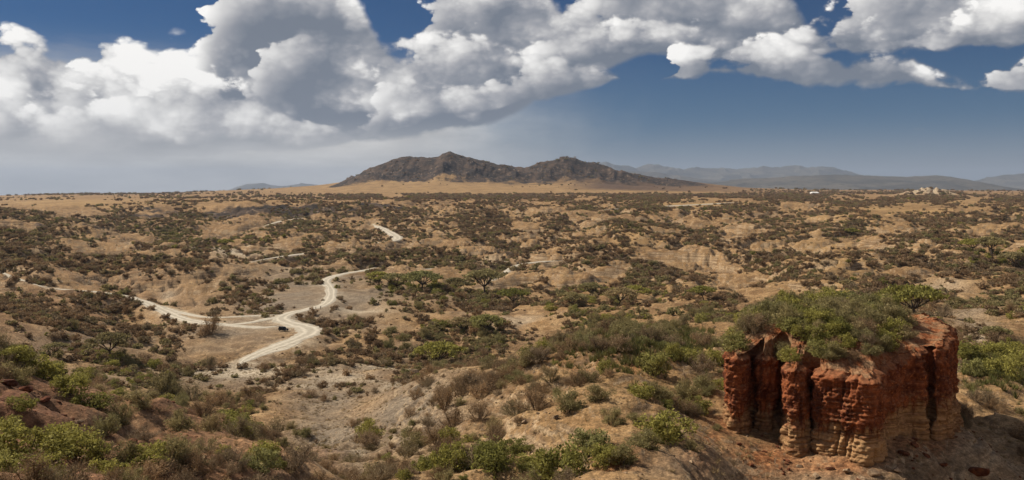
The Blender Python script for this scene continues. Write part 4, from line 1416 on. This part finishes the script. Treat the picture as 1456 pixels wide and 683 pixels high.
def stuff(name, label, cat, pts, variants, zs=(.8, 1.15), near=()):
    """what nobody could count: one object, clumps spread over points"""
    n = len(pts)
    rng = np.random.default_rng(n)
    me = bpy.data.meshes.new(name)
    me.vertices.add(n)
    me.vertices.foreach_set('co', np.asarray(pts[:, :3], np.float32).ravel())
    for an, av in (('size', pts[:, 3]), ('turn', rng.uniform(0, 6.28, n)), ('tall', rng.uniform(*zs, n))):
        me.attributes.new(an, 'FLOAT', 'POINT').data.foreach_set('value', np.asarray(av, np.float32))
    pick = rng.integers(0, len(variants), n)
    if near:
        pick = np.where(np.hypot(pts[:, 0], pts[:, 1]) < 230, len(variants) + rng.integers(0, len(near), n), pick)
    me.attributes.new('pick', 'INT', 'POINT').data.foreach_set('value', pick.astype(np.int32))
    o = add(name, me, kind='stuff', label=label, category=cat)
    vc = bpy.data.collections.new(name + "_sources")
    for v in list(variants) + list(near):
        vc.objects.link(bpy.data.objects.new(v.name, v))
    g = bpy.data.node_groups.new(name, 'GeometryNodeTree')
    g.interface.new_socket("Geometry", in_out='INPUT', socket_type='NodeSocketGeometry')
    g.interface.new_socket("Geometry", in_out='OUTPUT', socket_type='NodeSocketGeometry')
    N = g.nodes.new
    gi, go = N('NodeGroupInput'), N('NodeGroupOutput')
    ci = N('GeometryNodeCollectionInfo')
    ci.inputs['Collection'].default_value = vc
    ci.inputs['Separate Children'].default_value = True
    ci.inputs['Reset Children'].default_value = True
    ip = N('GeometryNodeInstanceOnPoints')
    ip.inputs['Pick Instance'].default_value = True

    def na(nm, ty='FLOAT'):
        q = N('GeometryNodeInputNamedAttribute')
        q.data_type = ty
        q.inputs['Name'].default_value = nm
        return q.outputs['Attribute']
    L = g.links.new
    L(gi.outputs[0], ip.inputs['Points'])
    L(ci.outputs[0], ip.inputs['Instance'])
    L(na('pick', 'INT'), ip.inputs['Instance Index'])
    cx = N('ShaderNodeCombineXYZ')
    L(na('turn'), cx.inputs[2])
    L(cx.outputs[0], ip.inputs['Rotation'])
    sx = N('ShaderNodeCombineXYZ')
    sz = N('ShaderNodeMath')
    sz.operation = 'MULTIPLY'
    L(na('size'), sz.inputs[0])
    L(na('tall'), sz.inputs[1])
    L(na('size'), sx.inputs[0])
    L(na('size'), sx.inputs[1])
    L(sz.outputs[0], sx.inputs[2])
    L(sx.outputs[0], ip.inputs['Scale'])
    L(ip.outputs[0], go.inputs[0])
    md = o.modifiers.new("spread", 'NODES')
    md.node_group = g
    return o


def build_plants():
    rng = np.random.default_rng(77)
    words = {'green': 'green bushes too many to count across the gorge', 'olive': 'olive half-dry scrub spread over the gorge floor', 'dry': 'brown leafless thorn scrub covering the gorge and plain'}
    for k in ('green', 'olive', 'dry'):
        A = PLANTS[k]
        r = np.hypot(A[:, 0], A[:, 1])
        px, py = px_of(A[:, 0], A[:, 1], A[:, 2])
        vis = seen(A[:, 0], A[:, 1], A[:, 2] + A[:, 3] * .5) & (px > 2) & (px < 1454) & (py < 690)
        score = np.where(vis, A[:, 3] / r, 0)
        top = np.argsort(-score)[:270 - len(TOPB[k])]
        top = top[score[top] > 0]
        for i in top:
            x, y, z, w = A[i]
            plant(k, x, y, z, w, place_words(x, y, z, r[i], px[i]), rng)
        for (x, y, z, w) in TOPB[k]:
            plant(k, x, y, z, w, pillar_words(x, y), rng)
        rest = np.ones(len(A), bool)
        rest[top] = False
        stuff(k + '_scrub' if k != 'dry' else 'thorn_scrub', words[k], 'scrub', A[rest], FARM[k], near=THICK[k])
        print(k, len(A), 'single', len(top) + len(TOPB[k]))
    # strap-leaved plants on the shelf behind the spur and on the slope
    P = []
    for _ in range(5200):
        if rng.random() < .72:
            px, py = rng.normal(930, 85), rng.normal(488, 16)
        else:
            px, py = rng.normal(1415, 50), rng.normal(522, 17)
        if py < 462 or px > 1470 or (px > 1015 and px < 1370):
            continue
        P.append((px, py))
    P = np.array(P[:2400])
    S = []
    for a, b in P:
        x, y = at_px(a, b, 100, 260)
        S.append((x, y))
    S = np.array(S)
    m = ~in_pillar(S[:, 0], S[:, 1], 1.1)
    S = S[m]
    S = np.column_stack([S, ground_z(S[:, 0], S[:, 1]), rng.uniform(.7, 1.5, len(S))])
    rr = np.hypot(S[:, 0], S[:, 1])
    o = np.argsort(-S[:, 3] / rr)
    for i in o[:130]:
        x, y, z, w = S[i]
        plant('spike', x, y, z, w, 'on the shelf beside the red rock pillar' if x / y < .3 else 'behind the shaded end of the rock pillar', rng)
    stuff('strap_leaf_thicket', 'yellow-green strap-leaved plants massed on the shelf', 'plants', S[o[130:]], FARM['spike'])
    # dead grass and litter on the near slopes
    n = 26000
    r = np.sqrt(rng.uniform(46**2, 330**2, n))
    a = rng.uniform(-R(34), R(34), n)
    x, y = np.sin(a) * r, np.cos(a) * r
    z = ground_z(x, y)
    k = (fbm(x / 9, y / 9, 2, 301) > -.15) & ~in_pillar(x, y, 1.15) & seen(x, y, z + .8) & (road_dist(x, y) > 1)
    T = np.column_stack([x, y, z, rng.uniform(.35, .95, n)])[k]
    stuff('grass_tufts', 'short dead grass tufts strewn over the near slopes', 'grass', T, FARM['tuft'])


build_plants()

# ---- umbrella acacias: px, py of the foot, crown width in px
ACACIA = [(77, 509, 34, 'small flat-topped acacia beside the dry wash below the red slope', 1), (158, 518, 58, 'spreading umbrella acacia with dark crown by the dry wash', 2), (620, 506, 66, 'green-crowned umbrella acacia at the tip of the sandy spur', 3),
          (1303, 446, 84, 'wide umbrella acacia with forked bare trunk behind the rock pillar', 4), (1418, 478, 38, 'small acacia on pale ground behind the rock pillar', 5), (1212, 331, 20, 'lone acacia on the golden plain above the gorge', 6),
          (600, 414, 52, '', 3), (565, 408, 44, '', 1), (690, 412, 56, '', 2), (650, 404, 40, '', 5), (730, 430, 44, '', 4), (540, 402, 36, '', 6), (690, 476, 50, '', 3), (655, 470, 36, '', 2), (815, 445, 40, '', 1), (880, 438, 44, '', 5), 
          (905, 425, 36, '', 6), (840, 418, 34, '', 2), (1000, 430, 36, '', 3), (1385, 362, 34, '', 4), (1410, 366, 40, '', 5), (1440, 372, 40, '', 1), (235, 340, 20, '', 2), (320, 352, 22, '', 3)]
AC = {}
for sd in range(1, 7):
    cr, wd = acacia_shape(700 + sd, 2400, .036, .5 + .05 * (sd % 3), .5 * (-1) ** sd)
    AC[sd] = (mk("crown", cr, M_OLIVE if sd in (1, 2, 5) else M_GREEN), mk("trunk", wd, M_BARK, True))
for (a, b, w, label, sd) in ACACIA:
    x, y = at_px(a, b, 140, 2500)
    z = ground_z(np.array([x]), np.array([y]))[0]
    e = bpy.data.objects.new("acacia_tree", None)
    COL.objects.link(e)
    s = w * y / F
    e.location = (x, y, z)
    e.scale = (s, s, s)
    e.rotation_euler = (0, 0, sd * 1.7 + a)
    e['label'] = label or 'umbrella acacia standing among the scrub of the gorge floor'
    e['category'] = 'tree'
    e['group'] = 'umbrella acacias in the gorge'
    for nm, me in (('crown', AC[sd][0]), ('trunk', AC[sd][1])):
        c = bpy.data.objects.new(nm, me)
        COL.objects.link(c)
        c.parent = e


# ------------------------------------------------------------------ rocks
def rock_mesh(seed, mat, sub=3, flat=.7, name="boulder"):
    bm = bmesh.new()
    bmesh.ops.create_icosphere(bm, subdivisions=sub, radius=.5)
    V = np.array([v.co for v in bm.verts])
    rng = np.random.default_rng(seed)
    # chop with a few planes so the block is angular
    for _ in range(16):
        n = _unit(rng, 1)[0]
        d = rng.uniform(.20, .40)
        s = V @ n
        V = V - np.maximum(s - d, 0)[:, None] * n
    nz = fbm(V[:, 0] * 5 + seed, V[:, 1] * 5 + V[:, 2] * 4, 3, seed) * .03
    V = V * (1 + nz[:, None]) * (1, 1, flat)
    for v, c in zip(bm.verts, V):
        v.co = c
    me = bpy.data.meshes.new(name)
    bm.to_mesh(me)
    bm.free()
    me.materials.append(mat)
    return me


def stone_mat(name, a, bb):
    mt, t, b = new_mat(name)
    P = t.n('ShaderNodeTexCoord').outputs['Object']
    rnd = t.n('ShaderNodeObjectInfo').outputs['Random']
    c = t.mix(t.ss(t.noise(P, 4.0, 5, .65), .35, .65), a, bb)
    c = t.mix(1.0, c, t.n_rgb(t.lin(rnd, 0, 1, .65, 1.25)), 'MULTIPLY')
    t.put(b.inputs['Base Color'], c)
    bump(t, b, t.noise(P, 9.0, 5, .7), .8, .05)
    return mt


M_RSTONE = stone_mat("red_stone", (.060, .020, .012), (.165, .062, .030))
M_TSTONE = stone_mat("tan_stone", (.15, .10, .065), (.36, .26, .165))
RS = [rock_mesh(i, M_RSTONE) for i in range(4)]
TS = [rock_mesh(20 + i, M_TSTONE) for i in range(4)]
BOULDERS = [  # px, py of the foot, width in px, kind, label
    (1388, 672, 34, 'r', 'dark red fallen boulder lying in the shadow of the rock pillar'), (1262, 634, 22, 'r', ''), (1283, 648, 20, 'r', ''), (1300, 640, 16, 'r', ''), (1240, 668, 22, 't', ''), (1226, 676, 16, 't', ''), (1318, 655, 16, 'r', ''),
    (1180, 662, 14, 'r', ''), (1120, 655, 12, 'r', ''), (1086, 640, 10, 'r', ''), (1160, 672, 14, 't', ''), (1050, 632, 10, 'r', ''), (1340, 660, 14, 'r', ''), (1205, 664, 14, 't', ''), (1070, 660, 9, 'r', ''), (1275, 668, 18, 't', ''),
    (10, 545, 44, 'r', ''), (36, 556, 40, 'r', ''), (62, 566, 30, 'r', ''), (88, 580, 26, 'r', ''), (112, 590, 26, 't', ''), (140, 604, 24, 'r', ''), (168, 622, 22, 'r', ''), (190, 632, 24, 'r', ''), (214, 642, 20, 'r', ''), (240, 654, 20, 't', ''),
    (262, 660, 16, 'r', ''), (290, 664, 16, 't', ''), (312, 668, 14, 'r', ''), (345, 672, 14, 't', ''), (120, 612, 16, 't', ''), (150, 640, 14, 't', ''), (200, 600, 12, 't', ''), (230, 622, 12, 't', ''), (30, 570, 20, 'r', ''),
    (820, 612, 12, 't', ''), (790, 606, 14, 't', ''), (700, 596, 12, 't', ''), (745, 612, 12, 't', ''), (860, 612, 12, 't', ''), (640, 600, 10, 't', ''), (590, 530, 16, 't', ''), (604, 526, 14, 't', ''), (575, 540, 12, 't', ''), (560, 552, 12, 't', ''),
    (545, 566, 10, 't', ''), (720, 575, 10, 't', ''), (680, 640, 12, 't', ''), (950, 570, 9, 't', ''), (890, 545, 9, 't', ''), (620, 660, 12, 't', ''), (560, 620, 9, 't', '')]


def build_rocks():
    rng = np.random.default_rng(5)
    extra = []
    for _ in range(70):   # blocks fallen round the pillar's foot
        p = PIL_C[rng.integers(60, 640)]
        q = p + (p - PIL_C.mean(0)) / np.linalg.norm(p - PIL_C.mean(0)) * rng.uniform(.6, 5.0)
        if q[1] > 104:
            continue
        z = ground_z(np.array([q[0]]), np.array([q[1]]))[0]
        a, b = px_of(q[0], q[1], z)
        extra.append((float(a), float(b), float(np.exp(rng.normal(1.75, .45))), 'r' if rng.random() < .6 else 't', ''))
    for (a, b, w, k, label) in BOULDERS + extra:
        x, y = at_px(a, min(b, 682), 45, 320)
        if in_pillar(np.array([x]), np.array([y]), 1.0)[0]:
            continue
        z = ground_z(np.array([x]), np.array([y]))[0]
        s = w * y / F * (1.1 if a > 400 else .72)
        o = bpy.data.objects.new("boulder", (RS if k == 'r' else TS)[rng.integers(0, 4)])
        COL.objects.link(o)
        o.location = (x, y, z + s * .10)
        o.scale = (s, s * rng.uniform(.7, 1.1), s * rng.uniform(.6, .95))
        o.rotation_euler = (rng.normal(0, .15), rng.normal(0, .15), rng.uniform(0, 6.28))
        where = 'fallen from the rock pillar onto its scree' if a > 1030 else 'on the red stony slope above the gully' if a < 400 else 'on the sandy spur below the rock pillar'
        o['label'] = label or ((('big ' if s > 1.6 else 'small ' if s < .9 else '') + ('dark red' if k == 'r' else 'tan') + ' angular boulder ' + where))
        o['category'] = 'boulder'
        o['group'] = ('red boulders ' if k == 'r' else 'tan boulders ') + where
    # countless stones
    n = 15000
    r = np.sqrt(rng.uniform(46**2, 330**2, n))
    a = rng.uniform(-R(34), R(34), n)
    x, y = np.sin(a) * r, np.cos(a) * r
    z = ground_z(x, y)
    px, py = px_of(x, y, z)
    m = (fbm(x / 7, y / 7, 3, 401) > .05) & ~in_pillar(x, y, 1.02) & seen(x, y, z + .5) & (road_dist(x, y) > 0)
    P = np.column_stack([x, y, z + .02, np.exp(rng.normal(-1.15, .5, n)) * (.8 + r / 400)])
    red = (r < 135) & ((px < 430) | (px > 1020))
    lo = [rock_mesh(40 + i, M_RSTONE, 1, .7, "stone") for i in range(3)]
    lt = [rock_mesh(50 + i, M_TSTONE, 1, .7, "stone") for i in range(3)]
    stuff('red_rubble', 'red stones littering the slopes round the pillar and gully', 'rubble', P[m & red], lo)
    stuff('tan_rubble', 'tan stones littering the sandy spur and wash', 'rubble', P[m & ~red], lt)


build_rocks()


# ------------------------------------------------------------------ small things far off
def plain_mat(name, col, rough=.6, metal=0.0):
    mt, t, b = new_mat(name)
    b.inputs['Roughness'].default_value = rough
    b.inputs['Metallic'].default_value = metal
    P = t.n('ShaderNodeTexCoord').outputs['Object']
    c = t.mix(t.noise(P, 2.5, 4, .6), tuple(v * .8 for v in col), tuple(min(1, v * 1.15) for v in col))
    t.put(b.inputs['Base Color'], c)
    return mt


def prism(name, outline_xz, y0, y1, mat, parent, bev=.03):
    """side outline in x,z swept across y0..y1"""
    bm = bmesh.new()
    A = [bm.verts.new((x, y0, z)) for x, z in outline_xz]
    B = [bm.verts.new((x, y1, z)) for x, z in outline_xz]
    n = len(A)
    bm.faces.new(A[::-1])
    bm.faces.new(B)
    for i in range(n):
        bm.faces.new((A[i], A[(i + 1) % n], B[(i + 1) % n], B[i]))
    bmesh.ops.recalc_face_normals(bm, faces=bm.faces)
    if bev:
        bmesh.ops.bevel(bm, geom=bm.edges[:], offset=bev, segments=2, affect='EDGES')
    me = bpy.data.meshes.new(name)
    bm.to_mesh(me)
    bm.free()
    me.materials.append(mat)
    return add(name, me, parent)


def disc(name, r, w, mat, parent, loc):
    bm = bmesh.new()
    bmesh.ops.create_cone(bm, cap_ends=True, segments=20, radius1=r, radius2=r, depth=w, matrix=Matrix.Rotation(R(90), 4, 'X'))
    bmesh.ops.bevel(bm, geom=[e for e in bm.edges if e.is_boundary or len(e.link_faces) == 2 and abs(e.verts[0].co.y - e.verts[1].co.y) < 1e-5], offset=w * .18, segments=2, affect='EDGES')
    me = bpy.data.meshes.new(name)
    bm.to_mesh(me)
    bm.free()
    me.materials.append(mat)
    o = add(name, me, parent)
    o.location = loc
    return o


def build_car():
    x, y = at_px(403, 471, 250, 700)
    root = bpy.data.objects.new("parked_car", None)
    COL.objects.link(root)
    root.location = (x, y, ground_z(np.array([x]), np.array([y]))[0] + .14)
    root.rotation_euler = (0, 0, R(152))
    root['label'] = 'dark four-wheel-drive car on the pale dirt road bend'
    root['category'] = 'car'
    paint = plain_mat("car_paint", (.018, .018, .020), .35)
    glass = plain_mat("car_glass", (.02, .025, .03), .08)
    rub = plain_mat("tyre_rubber", (.015, .015, .015), .9)
    rim = plain_mat("wheel_rim", (.35, .35, .36), .35, .8)
    lamp = plain_mat("car_lamp", (.65, .62, .55), .2)
    prism("body", [(-2.1, .45), (-2.15, .95), (-1.0, 1.05), (2.1, 1.05), (2.15, .5), (1.75, .38), (-1.75, .38)], -.9, .9, paint, root, .06)
    prism("cabin", [(-.95, 1.05), (-.45, 1.72), (1.85, 1.76), (2.08, 1.05)], -.8, .8, paint, root, .05)
    prism("windscreen", [(-.90, 1.12), (-.50, 1.64), (-.46, 1.64), (-.84, 1.12)], -.70, .70, glass, root, 0).location = (-.03, 0, 0)
    for s in (-1, 1):
        prism("side_window", [(-.7, 1.14), (-.36, 1.64), (.55, 1.66), (.55, 1.14)], s * .803 - .01, s * .803 + .01, glass, root, 0)
        prism("side_window", [(.65, 1.14), (.65, 1.66), (1.72, 1.66), (1.9, 1.14)], s * .803 - .01, s * .803 + .01, glass, root, 0)
        prism("headlight", [(-2.18, .74), (-2.18, .90), (-2.10, .90), (-2.10, .74)], s * .66 - .16, s * .66 + .16, lamp, root, 0)
        for wx in (-1.35, 1.35):
            w = disc("wheel", .40, .26, rub, root, (wx, s * .80, .40))
            disc("rim", .22, .28, rim, w, (0, 0, 0))


def build_people():
    spots = [(449, 441, 20, 'person in dark clothes walking along the dirt road, slighter of the pair'), (456, 440, -25, 'person in dark robe standing beside the dirt road, broader of the pair')]
    mt, t, b = new_mat("person")
    z = t.sep(t.n('ShaderNodeTexCoord').outputs['Object'])[2]
    c = t.mix(t.ss(z, 1.44, 1.46), (.05, .022, .018), (.06, .03, .018))
    c = t.mix(t.ss(z, .52, .5), c, (.055, .028, .016))
    t.put(b.inputs['Base Color'], c)
    for i, (a, bb, turn, label) in enumerate(spots):
        x, y = at_px(a, bb, 250, 800)
        w = 1.0 + .12 * i
        st = .16 if i == 0 else .05
        J = [(0, 0, .98), (0, 0, 1.22), (0, .01, 1.44), (0, .01, 1.53), (0, .03, 1.64), (0, .02, 1.76),
             (.19 * w, 0, 1.42), (.25 * w, .04, 1.14), (.24 * w, -.06, .90), (.24 * w, -.09, .80), (-.19 * w, 0, 1.42), (-.25 * w, -.05, 1.15), (-.24 * w, .05, .92), (-.24 * w, .08, .82),
             (.10, 0, .93), (.11, st * .6, .50), (.11, st * .6 - .05, .08), (.11, st * .6 + .14, .03), (-.10, 0, .93), (-.11, -st * .4, .50), (-.11, -st * .9, .09), (-.11, -st * .9 + .18, .03)]
        E = [(0, 1), (1, 2), (2, 3), (3, 4), (4, 5), (2, 6), (6, 7), (7, 8), (8, 9), (2, 10), (10, 11), (11, 12), (12, 13), (0, 14), (14, 15), (15, 16), (16, 17), (0, 18), (18, 19), (19, 20), (20, 21)]
        Rd = [.16, .15, .15, .06, .10, .07, .075, .055, .042, .035, .075, .055, .042, .035, .10, .075, .05, .04, .10, .075, .05, .04]
        me = bpy.data.meshes.new("person")
        me.from_pydata(J, E, [])
        me.materials.append(mt)
        o = add("person", me, label=label, category='person')
        o.location = (x, y, ground_z(np.array([x]), np.array([y]))[0] + .11)
        o.rotation_euler = (0, 0, R(turn + 90))
        sk = o.modifiers.new("skin", 'SKIN')
        o.modifiers.new("round", 'SUBSURF').render_levels = 2
        for v, rr in zip(me.skin_vertices[0].data, Rd):
            v.radius = (rr * (w if rr > .12 else 1), rr)
            v.use_root = False
        me.skin_vertices[0].data[0].use_root = True


def build_house():
    x, y = at_px(1158, 277.2, 1500, 5000)
    k = y / F
    root = bpy.data.objects.new("white_building", None)
    COL.objects.link(root)
    z = ground_z(np.array([x]), np.array([y]))[0]
    root.location = (x, y, z)
    root.rotation_euler = (0, 0, R(8))
    root['label'] = 'small white building with pitched roof among dark trees on the plain'
    root['category'] = 'building'
    wall = plain_mat("whitewash", (.75, .73, .68), .8)
    roof = plain_mat("white_roof", (.80, .80, .78), .6)
    dark = plain_mat("window_dark", (.03, .03, .035), .2)
    W, D, Hh = 11 * k / 2, 6 * k / 2, 2.6 * k
    prism("wall", [(-W, -1), (-W, Hh), (W, Hh), (W, -1)], -D, D, wall, root, .05)
    bm = bmesh.new()
    pts = [(-W * 1.06, -D * 1.15, Hh), (W * 1.06, -D * 1.15, Hh), (W * 1.06, D * 1.15, Hh), (-W * 1.06, D * 1.15, Hh), (-W * .8, 0, Hh + 1.7 * k), (W * .8, 0, Hh + 1.7 * k)]
    vs = [bm.verts.new(p) for p in pts]
    for f in ((0, 1, 5, 4), (2, 3, 4, 5), (0, 4, 3), (1, 2, 5), (3, 2, 1, 0)):
        bm.faces.new([vs[i] for i in f])
    me = bpy.data.meshes.new("roof")
    bm.to_mesh(me)
    bm.free()
    me.materials.append(roof)
    add("roof", me, root).location = (0, 0, .03)
    for i in range(4):
        cx = -W * .72 + i * W * .48
        nm = "door" if i == 2 else "window"
        prism(nm, [(cx - .5 * k, .1 if i == 2 else Hh * .4), (cx - .5 * k, Hh * .78), (cx + .5 * k, Hh * .78), (cx + .5 * k, .1 if i == 2 else Hh * .4)], -D - .06, -D + .02, dark, root, 0)


build_car()
build_people()
build_house()
